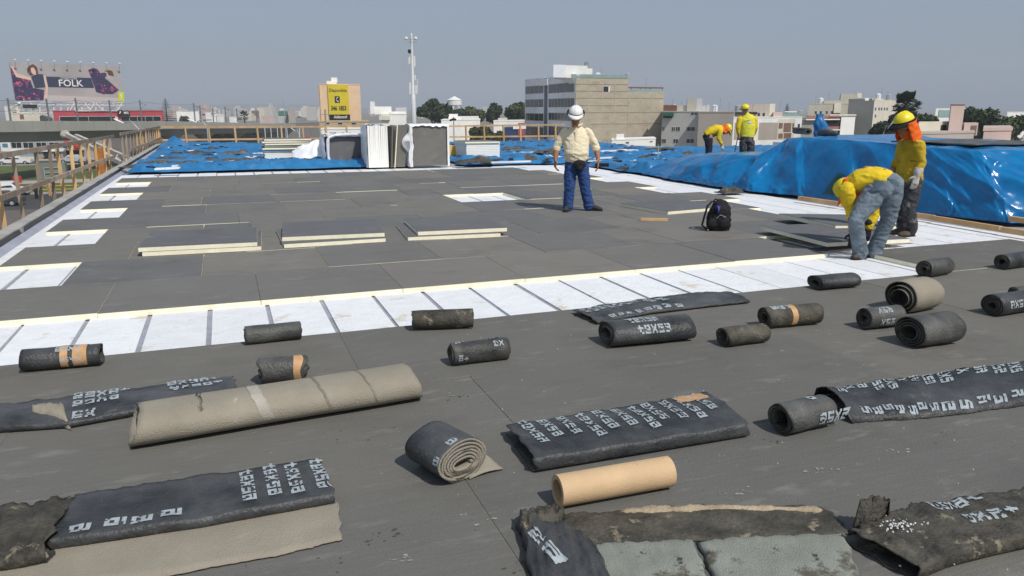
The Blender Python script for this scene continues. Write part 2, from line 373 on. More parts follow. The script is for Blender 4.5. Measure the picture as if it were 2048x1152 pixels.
# ------------------------------------------------------------------ loose boards
def loose(label, fl, fr, z, group=None, tilt=(0, 0), depth=BW, name='insulation_board', t=.05, w=None):
    a = U(*fl, z+t); b = U(*fr, z+t); d = (b-a); w = w or min(1.26, max(1.15, d.length)); rz = math.atan2(d.y, d.x)
    o = bpy.data.objects.new(name, board_mesh(w, depth, t, False, m_brd3)); COL.objects.link(o)
    Mx = Matrix.Rotation(rz, 4, 'Z') @ Euler((tilt[0], tilt[1], 0)).to_matrix().to_4x4()
    o.matrix_world = Matrix.Translation(Vector((a.x, a.y, z))) @ Mx @ Matrix.Translation((w/2, depth/2, 0))
    return tag(o, label, 'insulation board', group)
LG = 'loose insulation boards in pairs on the roof'
loose('lower grey board of the leftmost pair lying on the laid boards', (284, 504), (522, 492), .0, LG)
loose('upper grey board of the leftmost pair, its cream front edge chipped', (276, 495), (514, 483), .052, LG, (0, .004))
loose('lower grey board of the middle pair in front of the wrapped packs', (568, 488), (771, 476), .0, LG, (0, 0))
loose('upper grey board of the middle pair, shifted towards the back', (564, 474), (769, 465), .052, LG, (.004, .0))
loose('lower grey board of the right pair near the standing man', (816, 474), (1001, 466), .0, LG)
loose('upper grey board of the right pair, turned a little from the one below', (836, 463), (1014, 455), .052, LG, (.003, 0))
loose('single grey board lying loose behind the black backpack', (1336, 423), (1480, 411), .0, LG, (.0, .0))
loose('grey board tilted up on its left side, behind the bending worker', (1671, 451), (1812, 444), .07, LG, (.0, .05))
loose('grey board being lowered by the bending worker at his hands', (1654, 485), (1821, 473), .035, LG, (.02, .02))
sk_ = MB(); a = U(1281, 441, .0); b_ = U(1336, 442, .0); sk_.bar(a+Vector((0, 0, .02)), b_+Vector((0, 0, .02)), .045, .035)
solo(sk_, 'wood_stick', m_wood, 'short piece of raw wood lying alone on the grey boards', 'stick', (a+b_)/2)
# ------------------------------------------------------------------ old membrane: print, rolls and folded sheets
GL = {'t': ["..##...", "..##...", "#######", "#######", "..##...", "..##...", "..##...", "..#####", "..#####"],
      'e': ["#######", "#######", "##...##", "##...##", "#######", "#######", "##.....", "#######", "#######"],
      'x': ["##...##", "##...##", ".##.##.", ".#####.", "..###..", ".#####.", ".##.##.", "##...##", "##...##"],
      's': ["#######", "#######", "##.....", "#######", "#######", ".....##", ".....##", "#######", "#######"],
      'a': ["#######", "#######", ".....##", "#######", "#######", "##...##", "##...##", "#######", "#######"],
      '+': ["..##...", "..##...", "#######", "#######", "..##...", "..##...", ".......", ".......", "......."]}
def logo(parent, fn, word, o, adv, up, wear=.06, seed=0, world=True, flip=False):
    """printed word wrapped on a surface fn(u,v); o = start, adv / up = one unit along the word / across it, in (u,v)"""
    rr = random.Random(seed); x = 0; b = MB(); o = (o[0]+adv[0]*rr.uniform(-1.5, 1.5)+up[0]*rr.uniform(-1, 1), o[1]+adv[1]*rr.uniform(-1.5, 1.5)+up[1]*rr.uniform(-.7, .7))
    for ch in word:
        g_ = GL[ch]
        th_ = rr.uniform(.22, .5)
        for r_ in range(9):
            for c in range(7):
                if g_[r_][c] == '#' and rr.random() > wear*.4 and nz((x+c)*.3+seed*3.1, r_*.3) < th_:
                    q = []
                    for (i, j) in ((0, 0), (1, 0), (1, 1), (0, 1)):
                        a = x+(c+i)*.70; h = (9-r_-1+j)*.78
                        q.append(fn(o[0]+adv[0]*a+up[0]*h, o[1]+adv[1]*a+up[1]*h))
                    b.quad(*(q[::-1] if flip else q))
        x += 6.1
    if b.f: b.build('printed_word', m_print, parent, world=world)
def solid(o, t=.005):
    m = o.modifiers.new('thickness', 'SOLIDIFY'); m.thickness = t; m.offset = -1; m.material_offset = 1; m.use_even_offset = False; m.material_offset_rim = 1; return o
RG = 'rolls of stripped roofing membrane'
def roll(label, L_, R_, d, turns=3.2, sq=1.0, mat=None, inner=None, words=(), rin=.35, flap=0, bands=(), ph=150, jag=.007, seed=1, bulge=0, name='membrane_roll', tw=0):
    """L_, R_: picture points where the front of the roll meets the boards; d: height in metres; sq: width / height"""
    mat = mat or m_memb; inner = inner or m_memd; d *= 1.07
    a = U(*L_, 0.0); b_ = U(*R_, 0.0); dv = b_-a; Ln = dv.length; rz = math.atan2(dv.y, dv.x)
    rzz = d/2; ry = d/2*sq; T = turns*2*math.pi; pe = R(ph)
    def P(x, t, off=0.0):
        f = rin+(1-rin)*t/T; phi = pe-(T-t)
        w = 1+.05*nz(x*3/Ln+seed, phi*.6)+.03*nz(x*9, phi*2+seed)+bulge*math.sin(math.pi*x/Ln)
        f2 = f*w; cz = rzz*(.98)
        sag = .10*(1-f)*rzz
        y = -(ry*f2+off)*math.sin(phi); z = cz-sag+(rzz*f2+off)*math.cos(phi)
        tx = x+jag*nz(phi*.7+seed, t*.3)*(1 if x > Ln/2 else -1)*(2*abs(x/Ln-.5))**3*2
        tx += tw*(1-f)*(-1 if x < Ln/2 else 1)*(2*abs(x/Ln-.5))
        return Vector((tx, y+ry, max(z, .003)))
    root = thing(name, label, 'membrane roll', (a.x, a.y, 0), rz, RG)
    b = MB(); n = int(turns*26)
    b.grid(lambda u, v: P(u*Ln, v*T), 14, n)
    if flap:
        b.grid(lambda u, v: P(u*Ln, T)*(1-v)+Vector((u*Ln, -flap*v*(.4+.6*u), .004+.012*math.sin(v*3)))*v if v else P(u*Ln, T), 10, 5)
    b.f = [tuple(reversed(f)) for f in b.f]
    o = b.build('membrane_sheet', [mat, inner], root, smooth=True, world=False); solid(o, .0085)
    for (x0, x1, m) in bands:
        bb = MB(); bb.grid(lambda u, v: P(x0*Ln+(x1-x0)*Ln*u, T-pe+R(-35)+R(165)*v, .003+.002*nz(u*3, v*5)), 3, 24); bb.build('tape_band', [m], root, smooth=True, world=False)
    if words:
        for k, (w_, x0, phi, sz, flip) in enumerate(words):   # x0 fraction, phi deg from the top to the front, cell size in metres
            def fn(u, v): return P(u, T-pe+v, .0035)
            da = sz; dphi = sz/rzz
            if flip: logo(root, fn, w_, (x0*Ln+len(w_)*6*da, R(phi)), (-da, 0), (0, dphi), .03, seed+k, False)
            else: logo(root, fn, w_, (x0*Ln, R(phi)), (da, 0), (0, -dphi), .03, seed+k, False)
    return root
roll('dark roll with two brown label tapes at the far left, right end open', (42, 750), (200, 736), .135, 1.6, 1.15, words=[('esxa', .42, 40, .006, 0), ('texsa', .50, 75, .004, 1)], bands=[(.50, .60, m_tape), (.66, .84, m_tape)], rin=.7, seed=2, mat=m_memn)
roll('small plain black roll on the edge of the white strip', (492, 694), (605, 682), .125, 3, 1.1, seed=3, mat=m_memb)
roll('short dark roll with a ragged orange taped right end', (522, 776), (612, 769), .155, 3, 1.05, seed=4, bands=[(.74, .92, m_tape)], jag=.02)
roll('lumpy roll with a brown stain and an overlapping corner, centre of the white strip edge', (826, 665), (948, 660), .14, 2.2, 1.3, seed=5, mat=m_memd, bulge=.04)
roll('tight round roll with pale print, its flap lying out to the left', (908, 737), (1022, 723), .140, 4.2, 1.0, seed=6, mat=m_memb, words=[('a+', .06, 12, .007, 0), ('e+', .70, -6, .007, 0), ('+e', .05, 82, .006, 1), ('ex', .72, 60, .006, 0)])
roll('large flattened roll with texsa printed three times on it', (1228, 702), (1392, 686), .165, 4, 1.55, seed=7, mat=m_memn, words=[('texsa', .30, 78, .0085, 0), ('texsa', .25, 28, .0075, 0), ('exsa', .22, 6, .006, 0)], rin=.5)
roll('small dirty roll with a dark open mouth, below the plastered one', (1458, 699), (1541, 689), .125, 2.3, 1.25, seed=8, mat=m_memd, rin=.72)
roll('roll spotted with white plaster and tied with a torn tan strap', (1540, 662), (1646, 652), .155, 3, 1.05, seed=9, mat=m_memd, rin=.45, words=[('texs', .08, 30, .007, 0), ('sxe', .1, 5, .006, 1)], bands=[(.42, .52, m_tape)])
roll('flattened black roll nearest the bending worker on the white edge', (1645, 584), (1722, 577), .125, 3, 1.7, seed=10, mat=m_memn, rin=.42)
roll('thick grey-black roll with many tight turns in front of the right white strip', (1862, 559), (1908, 551), .165, 5, 1.0, seed=11, mat=m_memb, rin=.3)
roll('big loose roll with a felt-coloured outer turn and a bent inner flap', (1832, 633), (1886, 622), .25, 2.7, 1.15, seed=12, mat=m_felt, inner=m_memd, rin=.45, bulge=.08, tw=.05)
roll('roll with two rows of print, left of the big loose one', (1742, 664), (1812, 656), .155, 4.2, 1.05, seed=13, mat=m_memb, words=[('esx', .20, 15, .0075, 1), ('esx', .22, 82, .0075, 1)], rin=.35)
roll('large bluish grey roll with a squashed spiral, in front of the loose one', (1848, 704), (1930, 691), .205, 3.6, 1.25, seed=14, mat=m_memb, rin=.45)
roll('roll cut by the right picture edge beside the grey board pair', (2018, 542), (2110, 528), .15, 4.2, 1.1, seed=15, mat=m_memn, rin=.4)
roll('roll with pale print cut by the right picture edge, lower of the two', (2004, 637), (2100, 622), .165, 4.6, 1.1, seed=16, mat=m_memn, words=[('esxa', .13, 62, .0085, 1)], rin=.4)
roll('thin black roll peeping in at the right edge above the printed one', (2036, 596), (2120, 586), .085, 3, 1.2, seed=17)
roll('grey roll with large upside-down print beside the long printed strip', (1584, 880), (1672, 859), .150, 2.8, 1.15, seed=18, mat=m_memb, rin=.62, words=[('exse', .55, 72, .0085, 1), ('a', .60, 12, .0085, 0)])
# the big spiral seen end-on and the cardboard core
def turned_roll():
    a = U(872, 968, 0); b_ = U(832, 903, 0); ax = (U(925, 905, 0)-U(975, 962, 0)); ax.z = 0
    ctr = U(925, 962, 0); d = (U(868, 880, 0)-U(905, 962, 0)); d.z = 0
    ax = Vector((-.38, 1, 0)).normalized(); rz = math.atan2(ax.y, ax.x)
    root = thing('membrane_roll', 'big black roll turned end-on so its beige spiral of turns shows, centre foreground', 'membrane roll', (ctr.x, ctr.y, 0), rz, RG)
    Ln, turns, T = .25, 6.4, 6.4*2*math.pi; ry, rzz = .140, .102; pe = R(205)
    def P(x, t, off=0):
        f = .36+.64*(t/T)**.9; phi = pe-(T-t); w = 1+.03*nz(x*3, phi*.5)
        cz = rzz*.99; tilt = .05*(1-x/Ln)
        sq = 1-.45*(1-f)                         # inner turns lie flatter
        y = -(ry*f*w+off)*math.sin(phi); z = cz-.03*(1-f)+(rzz*f*sq*w+off)*math.cos(phi)
        return Vector((x+.02*nz(phi, x)*(1 if x > .1 else .4)-.02*(1-f), y, max(.003, z)))
    b = MB(); b.grid(lambda u, v: P(u*Ln, v*T), 12, 190); b.f = [tuple(reversed(f)) for f in b.f]; o = b.build('membrane_sheet', [m_memn, m_felt], root, smooth=True, world=False); solid(o, .012)
    def fn(u, v): return P(u, T-pe+v, .003)
    for (x0, ph_, w_) in ((.01, -62, 'e'), (.02, -5, 'e'), (.02, 64, 'e')): logo(root, fn, w_, (x0, R(ph_)), (.0075, 0), (0, -.0075/.13), .0, 1, False)
    fl = MB(); q = [U(938, 958, .004), U(1007, 938, .006), U(968, 905, .05), U(935, 905, .05)]
    fl.grid(lambda u, v: (q[0]*(1-u)+q[1]*u)*(1-v)+(q[3]*(1-u)+q[2]*u)*v+Vector((0, 0, .012*math.sin(u*3)*(1-v))), 8, 6); solid(fl.build('loose_flap', [m_felt, m_felt], root, smooth=True), .005)
turned_roll()
def core():
    a = U(1127, 1028, 0); b_ = U(1352, 986, 0); d = b_-a; n = Vector((-d.y, d.x, 0)).normalized(); r = .066
    A = a+n*r+Vector((0, 0, r+.004)); B = b_+n*r+Vector((0, 0, r+.004)); b = MB()
    def fn(u, v):
        prof = [(0, 1), (.0, 1), (.004, 1.0), (1, 1), (1, .70), (0, .70), (0, 1)]
        k = min(5, int(v*6)); f = v*6-k; p = prof[k]; q = prof[k+1]; x = p[0]*(1-f)+q[0]*f; rr = r*(p[1]*(1-f)+q[1]*f); t = 2*math.pi*u
        return A+(B-A)*x+n*rr*math.cos(t)+Vector((0, 0, rr*math.sin(t)))
    b.grid(fn, 40, 6)
    solo(b, 'cardboard_tube', m_card, 'thick tan cardboard core lying on the torn sheets in the foreground', 'tube', A, smooth=False)
core()
# ------------------------------------------------------------------ sheets lying flat or folded
class Sheet:
    """back and front edges as picture points, z heights of back / front; the sheet runs back -> front (v 0..1) and, if fold, curls under"""
    def __init__(s, back, front, zb=.02, zf=.04, fold=0, amp=.006, rag=.01, seed=1, arch=0, bul=.012, endlift=0):
        s.B = [U(*p, zb) for p in back]; s.Fr = [U(*p, zf) for p in front]; s.__dict__.update(zb=zb, zf=zf, fold=fold, amp=amp, rag=rag, seed=seed, arch=arch, bul=bul, endlift=endlift)
    def pl(s, L, u):
        k = min(len(L)-2, int(u*(len(L)-1))); f = u*(len(L)-1)-k; return L[k]*(1-f)+L[k+1]*f
    def P(s, u, v, off=0):
        uu = max(0, min(1, u)); b = s.pl(s.B, uu); f = s.pl(s.Fr, uu); y = f-b; y.z = 0; Ly = y.length; yn = y/Ly; al = s.pl(s.Fr, min(1, uu+.02))-s.pl(s.Fr, max(0, uu-.02)); al.z = 0; al.normalize()
        r1 = s.rag*nz(u*14+s.seed, 1.3)*1.5+s.rag*nz(u*50, s.seed); er = s.rag*2*nz(v*6+s.seed, 9)*(abs(2*uu-1))**8
        if v <= 1:
            p = b*(1-v)+f*v; p = p-yn*r1*(1-v)*1.5+(yn*r1 if not s.fold else Vector())*v
            z = s.zb*(1-v)+s.zf*v+s.arch*math.sin(math.pi*v)+s.amp*nz(u*7*1.0+s.seed, v*3, 2)+.5*s.amp*nz(u*24, v*9, s.seed)+s.endlift*(max(0, .12-uu)/.12)**2*math.sin(math.pi*v)
            if not s.fold:                       # free edges lie down on the boards
                ed = min(1, max(0, min(v, 1-v))/.10, (min(uu, 1-uu)/.03) if not s.endlift else 1); z = .006+(z-.006)*ed**.6
            p.z = max(.004, z)+off; return p+al*er
        z1 = s.zf+s.amp*nz(u*7+s.seed, 3, 2)
        if v <= 1.35:
            t = (v-1)/.35; p = Vector(f); p = p+yn*((s.bul+off)*math.sin(math.pi*t)); p.z = max(.004, z1*(.5+.5*math.cos(math.pi*t))+off*(1-t)+.004); return p+al*er
        t = (v-1.35)/.65; p = f*(1-t)+b*t; p.z = .004; return p+al*er
    def make(s, name, label, cat, mats, nu=60, nv=14, t=.005, group='stripped membrane sheets', words=(), extra=None):
        c = s.P(.5, .5); root = thing(name, label, cat, (c.x, c.y, 0), 0, group)
        b = MB(); V = 2.0 if s.fold else 1.0; n2 = int(nv*(2 if s.fold else 1)); b.grid(lambda u, v: s.P(u, v*V), nu, n2)
        b.f = [tuple(reversed(f)) for f in b.f]
        o = b.build('membrane_sheet', mats, root, smooth=True); solid(o, t)
        if words:
            fn = lambda u, v: s.P(u, v, .0035)
            for k, (w_, o_, adv, up) in enumerate(words): logo(root, fn, w_, o_, adv, up, .04, k+s.seed*10)
        return root
cols = [('exsa' if k % 3 else 'texsa', (.05+k*.083, .02+.02*(k % 3)), (.0006, .0250), (.0064, -.0025)) for k in range(11)]
cols = [(w, o_, a, (u_[0], u_[1])) for (w, o_, a, u_) in cols]
s1 = Sheet([(1012, 850), (1415, 784)], [(1068, 915), (1496, 846)], .055, .075, 1, .008, .010, 3, .012, .014)
s1.make('folded_membrane', 'wide folded sheet with ten slanting rows of texsa print beside the big spiral roll', 'membrane sheet', [m_memn, m_memd], words=cols)
sw = MB(); sw.grid(lambda u, v: s1.P(.80+.16*u+.01*v, .04+.20*v, .005), 8, 3); sw.f = [tuple(reversed(f)) for f in sw.f]
sw.build('rust_stain_patch', m_tape, bpy.data.objects['folded_membrane'], smooth=True)
w2 = [(['exs', 'ex', 'sa', 'xsa'][k % 4], (.04+k*.062, .03), (.0002, .022), (.0062, -.003)) for k in range(15)]+[('a' if k % 2 else 's', (.08+k*.062, .80), (.0005, .026), (.0066, .0)) for k in range(14)]
Sheet([(1630, 776), (1850, 742), (2130, 704)], [(1705, 838), (1880, 826), (2150, 790)], .05, .028, 0, .012, .012, 4, .018, endlift=.05).make('printed_membrane_strip', 'long strip with texsa print along both edges, running out of the right side', 'membrane sheet', [m_memn, m_memd], 80, 12, words=w2)
w3 = [('texsa', (.66+.094*k, .02+.0*k), (.0, .0285), (.0076, .0)) for k in range(4)]+[('a', (.06+.10*k, .82), (.0, .03), (.0105, 0)) for k in range(4)]
Sheet([(150, 988), (400, 950), (640, 918)], [(98, 1076), (400, 1032), (668, 984)], .05, .055, 1, .008, .006, 5, .004, .016).make('folded_membrane', 'long folded sheet at the bottom left with four upright rows of texsa print', 'membrane sheet', [m_memn, m_memd], 70, 12, words=w3)
Sheet([(-60, 1012), (60, 1004), (150, 992)], [(-60, 1120), (30, 1110), (92, 1098)], .055, .06, 1, .02, .012, 6, .01, .016).make('torn_membrane', 'torn crumpled end of sheet at the far bottom left corner', 'membrane sheet', [m_memd, m_memb], 30, 12)
Sheet([(-60, 1080), (300, 1040), (676, 1000)], [(-120, 1185), (330, 1152), (560, 1108), (684, 1078)], .008, .008, 0, .004, .006, 7).make('felt_sheet', 'flat pale beige sheet lying under the printed bottom left sheet', 'felt sheet', [m_felt, m_memd], 60, 8, group='beige sheets')
w4 = [('esxa+', (.50, .22), (.0058, 0), (0, -.036)), ('esxa', (.50, .55), (.0058, 0), (0, -.036)), ('exsa+', (.79, .16), (.0058, 0), (0, -.036)), ('exsa+', (.79, .48), (.0058, 0), (0, -.036)), ('ex', (.50, .95), (.0058, 0), (0, -.036))]
Sheet([(-60, 812), (150, 792), (465, 751)], [(-60, 856), (140, 842), (476, 782)], .045, .04, 1, .012, .008, 8, .012).make('printed_membrane_strip', 'dark bluish strip at the left edge, half hidden behind the long beige roll', 'membrane sheet', [m_memn, m_memd], 70, 10, words=w4)
Sheet([(62, 812), (100, 803), (128, 806)], [(60, 826), (100, 832), (140, 844)], .06, .05, 0, .012, .008, 9, .02).make('turned_up_flap', 'pale flap folded over the dark strip at the left', 'membrane sheet', [m_felt, m_memd], 14, 8)
w5 = [('es', (.02+k*.055, .08), (.0006, .030), (.0045, 0)) for k in range(9)]+[('a', (.10+k*.055, .80), (.0, .035), (.0048, 0)) for k in range(8)]
Sheet([(1145, 620), (1240, 604), (1400, 583), (1460, 584)], [(1192, 642), (1300, 622), (1420, 608), (1498, 600)], .035, .03, 1, .014, .01, 10, .012).make('folded_membrane', 'thin folded sheet on the edge of the white strip behind the flattened printed roll', 'membrane sheet', [m_memn, m_memd], 60, 8, words=w5)
# long beige roll
def beige():
    a = U(272, 907, 0); b_ = U(846, 808, 0); d = b_-a; Ln = d.length; rz = math.atan2(d.y, d.x)
    root = thing('felt_roll', 'long flattened beige roll lying across the left foreground', 'felt roll', (a.x, a.y, 0), rz, 'beige sheets')
    ry, rzz, T, pe = .185, .085, 2.3*2*math.pi, R(170)
    def P(x, t):
        f = .80+.20*t/T; phi = pe-(T-t); e = 1+.03*nz(x*2.2, phi*.5)+.012*nz(x*8, phi*2)
        sy = math.copysign(abs(math.sin(phi))**.8, math.sin(phi)); cz = math.copysign(abs(math.cos(phi))**.9, math.cos(phi))
        return Vector((x+.03*math.cos(phi)*(1 if x < .3 else -.6)+.008*nz(phi*3, x), ry-ry*f*e*sy, max(.004, rzz*.98+rzz*f*e*cz-(1-f)*.05)))
    b = MB(); b.grid(lambda u, v: P(u*Ln, v*T), 50, 90); b.f = [tuple(reversed(f)) for f in b.f]; solid(b.build('rolled_felt', [m_felt, m_felt], root, smooth=True, world=False), .006)
    for x0, w in ((.385, .040), (.62, .01), (.795, .008)):
        bb = MB(); bb.grid(lambda u, v: P((x0+w*u+.02*v)*Ln, T-pe+R(-60+170*v))+Vector((0, -.0015, .0025)), 2, 24); bb.build('chalk_band' if x0 < .5 else 'crease_line', M('chalk_dust', (.37, .345, .295), .95, .25, 9, .3, 90) if x0 < .5 else M('felt_crease', (.20, .18, .15), .95, .2, 20), root, smooth=True, world=False)
beige()
# torn sheets bottom centre
Sheet([(1105, 1022), (1380, 1006), (1655, 1008)], [(1130, 1090), (1400, 1078), (1705, 1064)], .018, .014, 0, .005, .010, 11).make('torn_membrane', 'dark tarry strip of the torn sheet in front of the cardboard core', 'membrane sheet', [m_memd, m_memb], 60, 10)
Sheet([(1150, 1082), (1260, 1076), (1385, 1070)], [(1215, 1200), (1330, 1200), (1440, 1200)], .024, .024, 0, .005, .007, 12).make('granule_sheet', 'left half of the pale green-grey gritty sheet, split from the right half', 'membrane sheet', [m_slate, m_memd], 40, 16)
Sheet([(1392, 1072), (1540, 1062), (1690, 1058)], [(1450, 1200), (1600, 1200), (1742, 1196)], .025, .026, 0, .005, .007, 13).make('granule_sheet', 'right half of the pale green-grey gritty sheet at the bottom edge', 'membrane sheet', [m_slate, m_memd], 40, 16)
Sheet([(1240, 1012), (1450, 1006), (1650, 1012)], [(1240, 1024), (1450, 1017), (1652, 1022)], .024, .024, 0, .006, .012, 14).make('torn_edge_strip', 'narrow tan torn edge along the back of the tarry strip', 'membrane sheet', [M('tan_edge', (.36, .29, .20), .9, .3, 14, .5, 60), m_memd], 60, 4)
Sheet([(1034, 1022), (1075, 1014), (1140, 1040), (1185, 1075)], [(1072, 1200), (1110, 1200), (1180, 1200), (1245, 1200)], .05, .022, 0, .018, .012, 15, .02).make('crumpled_membrane', 'crumpled black flap at the left end of the torn sheets, below the cardboard core', 'membrane sheet', [m_memn, m_memd], 40, 30,
    words=[('ea', (.02, .40), (.03, .03), (.02, -.012))])
Sheet([(1036, 1024), (1060, 1012), (1110, 1008), (1130, 1020)], [(1050, 1085), (1075, 1068), (1100, 1060), (1125, 1045)], .055, .035, 0, .022, .014, 16, .02).make('crumpled_membrane', 'ragged knot of torn felt on top of the crumpled black flap', 'membrane sheet', [m_memd, m_memd], 30, 20)
# thick clump bottom right
Sheet([(1700, 1062), (1790, 1018), (1900, 1000), (2150, 962)], [(1830, 1128), (1900, 1100), (1990, 1078), (2180, 1040)], .060, .068, 1, .012, .014, 17, .008, .02).make('thick_membrane_clump', 'thick dirty folded clump at the bottom right with print and white crumbs', 'membrane sheet', [m_memd, m_memd], 80, 18,
    words=[('esxa+', (.52, .20), (.0075, .002), (-.001, -.030)), ('sxa+', (.62, .62), (.0075, .002), (-.001, -.030))])
Sheet([(1718, 992), (1750, 986), (1782, 990)], [(1706, 1040), (1735, 1044), (1775, 1030)], .15, .06, 0, .02, .014, 18, .0).make('turned_up_flap', 'upright ragged flap behind the bottom right clump', 'membrane sheet', [m_memd, m_memd], 14, 10)
cr = MB(); rr = random.Random(5)
for k in range(150):                              # plaster and foam crumbs
    px, py = (rr.gauss(1800, 22), rr.gauss(1050, 6)) if k < 70 else ((rr.gauss(1860, 28), rr.gauss(1128, 7)) if k < 85 else (rr.uniform(850, 2040), rr.uniform(640, 1140)))
    z = .075 if k < 70 else (.02 if k < 85 else .0); p = U(px, py, z); s = rr.uniform(.0015, .0045) if k < 85 else rr.uniform(.0012, .003)
    t = rr.random()*3; d = Vector((math.cos(t), math.sin(t), 0))*s; e = Vector((-d.y, d.x, 0))*.7
    cr.hexa([p-d-e, p+d-e, p+d+e, p-d+e]+[q+Vector((0, 0, s)) for q in (p-d*.6-e*.5, p+d*.7-e, p+d*.5+e*.6, p-d+e*.4)])
tag(solo(cr, 'foam_crumbs', m_white, 'scattered white foam and plaster crumbs on sheets and boards', 'crumbs'), kind='stuff')

def smudges(name, mat, spots, seed, s0, s1):      # plaster splashes and tar marks trodden onto the boards
    b = MB(); rr = random.Random(seed)
    for (px, py, n, sp) in spots:
        c = U(px, py, .0)
        for k in range(n):
            p = c+Vector((rr.gauss(0, sp*1.6), rr.gauss(0, sp*.7), .0016+.0004*rr.random())); s = rr.uniform(s0, s1); a0 = rr.random()*6; m = rr.randrange(5, 9)
            b.poly([p+Vector((math.cos(a0+i*6.283/m)*s*rr.uniform(.4, 1.6), math.sin(a0+i*6.283/m)*s*.6*rr.uniform(.4, 1.4), 0)) for i in range(m)])
    return tag(b.build(name, mat, deck), kind='stuff')
smudges('plaster_splash', M('plaster_dust', (.27, .265, .245), .95, .3, 40), [(1640, 942, 14, .03), (1470, 988, 12, .03), (905, 790, 6, .03), (798, 1118, 9, .02), (1160, 870, 5, .03), (985, 1040, 4, .02), (1790, 902, 8, .03), (1560, 700, 5, .03), (1660, 665, 6, .04), (620, 596, 4, .03), (215, 612, 4, .015), (1395, 600, 5, .03), (1180, 480, 16, .10), (1100, 474, 12, .10), (640, 540, 6, .1)], 3, .003, .013)
smudges('tar_mark', M('tar_smear', (.075, .072, .068), .8, .3, 40), [(770, 1075, 12, .035), (1075, 1125, 14, .05), (855, 925, 4, .02), (1350, 845, 10, .06), (910, 795, 5, .02), (1270, 640, 6, .05), (330, 720, 3, .03), (1880, 870, 6, .05), (700, 870, 8, .08), (1560, 880, 5, .03), (640, 1120, 6, .06)], 5, .002, .010)
# ------------------------------------------------------------------ blue tarpaulins, packs, battens
TG = 'blue tarpaulins'
def heap():
    # ground line and top edge of the covered stack, in plan (world metres) with height
    base = [(12.6, 18.3, .0), (11.0, 17.7, .0), (9.9, 16.9, .0), (9.72, 15.3, 0), (9.72, 14.0, 0), (9.75, 13.3, 0), (9.78, 12.5, 0), (10.15, 11.5, 0), (10.2, 10.3, 0), (10.22, 9.3, 0), (10.3, 8.5, 0), (10.5, 7.7, 0), (11.4, 7.15, 0), (12.6, 6.95, 0), (13.9, 6.8, 0)]
    top = [(12.9, 17.2, .40), (11.7, 16.7, .50), (10.7, 16.0, .52), (10.3, 15.0, .56), (10.3, 14.1, .65), (10.4, 13.1, .66), (10.6, 12.6, 1.02), (10.6, 12.2, 1.06), (10.62, 11.0, 1.05), (10.62, 10.0, 1.02), (10.6, 9.2, 1.0), (10.72, 8.55, .99), (11.5, 8.2, 1.0), (12.6, 7.95, 1.0), (13.5, 7.7, .97)]
    def pl(L, u):
        k = min(len(L)-2, int(u*(len(L)-1))); f = u*(len(L)-1)-k; f = f*f*(3-2*f)*.5+f*.5; return Vector(L[k])*(1-f)+Vector(L[k+1])*f
    root = thing('blue_tarp', 'big glossy blue tarpaulin draped over the long stack at the right', 'tarpaulin', (11.5, 11, 0), 0, TG)
    N1, N2, N3 = 560, 90, 60
    def P(u, v):
        b = pl(base, u); t = pl(top, u); h = t.z
        if v <= 1:
            s = v; p = b*(1-s)+t*s; n = Vector((-(t-b).x, -(t-b).y, 0)); n = n.normalized() if n.length > .01 else Vector((-1, 0, 0))
            L = u*15; prof = .22*h*math.sin(math.pi*s)*(.9*(1-s))
            p = p-n*(-prof)*.0
            z = h*(1-(1-s)**1.35)
            # hanging folds: long ridges running down, swinging sideways, sharper towards the ground
            w1 = ridge(L*.95+s*.5, s*.3, 1.0)*.12; w2 = ridge(L*2.3-s*2.2, s*1.3, 5.0)*.055; w3 = ridge(L*5+s*3, s*4, 9.0)*.022; w4 = nz(L*1.2, s*2.2, 3)*.12
            e = math.sin(math.pi*min(1, s*1.0))**.6 if s < .5 else math.sin(math.pi*s)**.45
            mk_ = max(0, min(1, .5+2.2*nz(L*.45, s*.8, 31)+.5*(1-s))); cr_ = ((.5-abs(nz(L*1.3+s*2.5, s*1.8+L*.4, 7)))*.11+(.5-abs(nz(L*2.8-s*3.5, s*4.1, 17)))*.05)*mk_
            w1 *= 1.25; w2 *= .5+.5*mk_; w3 *= mk_
            d = (w1+w2+w3*.7+w4*1.2+cr_-.06)*(e*.85+.12*(1-s))
            # the lumpy gathered hem
            hem = max(0, .22-s)/.22; d += hem*(.10*abs(nz(L*2.5, 2))+.03*ridge(L*6, s*9))
            p = p+n*(d+prof*.5); p.z = max(.003, z+(.05*hem*abs(nz(L*3.1, s*7, 4))+.015*nz(L*4, s*5)*s)*min(1, s/.04)); return p
        s = (v-1); c = Vector((t.x+(3.3 if u < .7 else 1.2)*s, t.y+(.6 if u > .7 else .1)*s+(3*s if u > .72 else 0), t.z))
        c.z += (.025*ridge(c.x*1.6, c.y*1.1, 2)+.04*nz(c.x*.8, c.y*.7, 5))*min(1, s*8)-.0*s
        if s > .8: c.z -= (s-.8)*3
        return c
    b = MB(); b.grid(lambda u, v: P(u, v), N1, N2) if False else None
    def fn(u, v): return P(u, v*2)
    b.grid(fn, N1, N2+N3); b.f = [tuple(reversed(f)) for f in b.f]
    b.build('tarp_sheet', m_blue, root, smooth=True)
    st = MB(); st.box(10.75, 13.5, 8.7, 13.2, -.05, .93); st.build('covered_stack', m_plast, root)
    sl_ = MB(); m_gr = M('green_corrugated', (.02, .10, .08), .5, .3, 3)
heap()
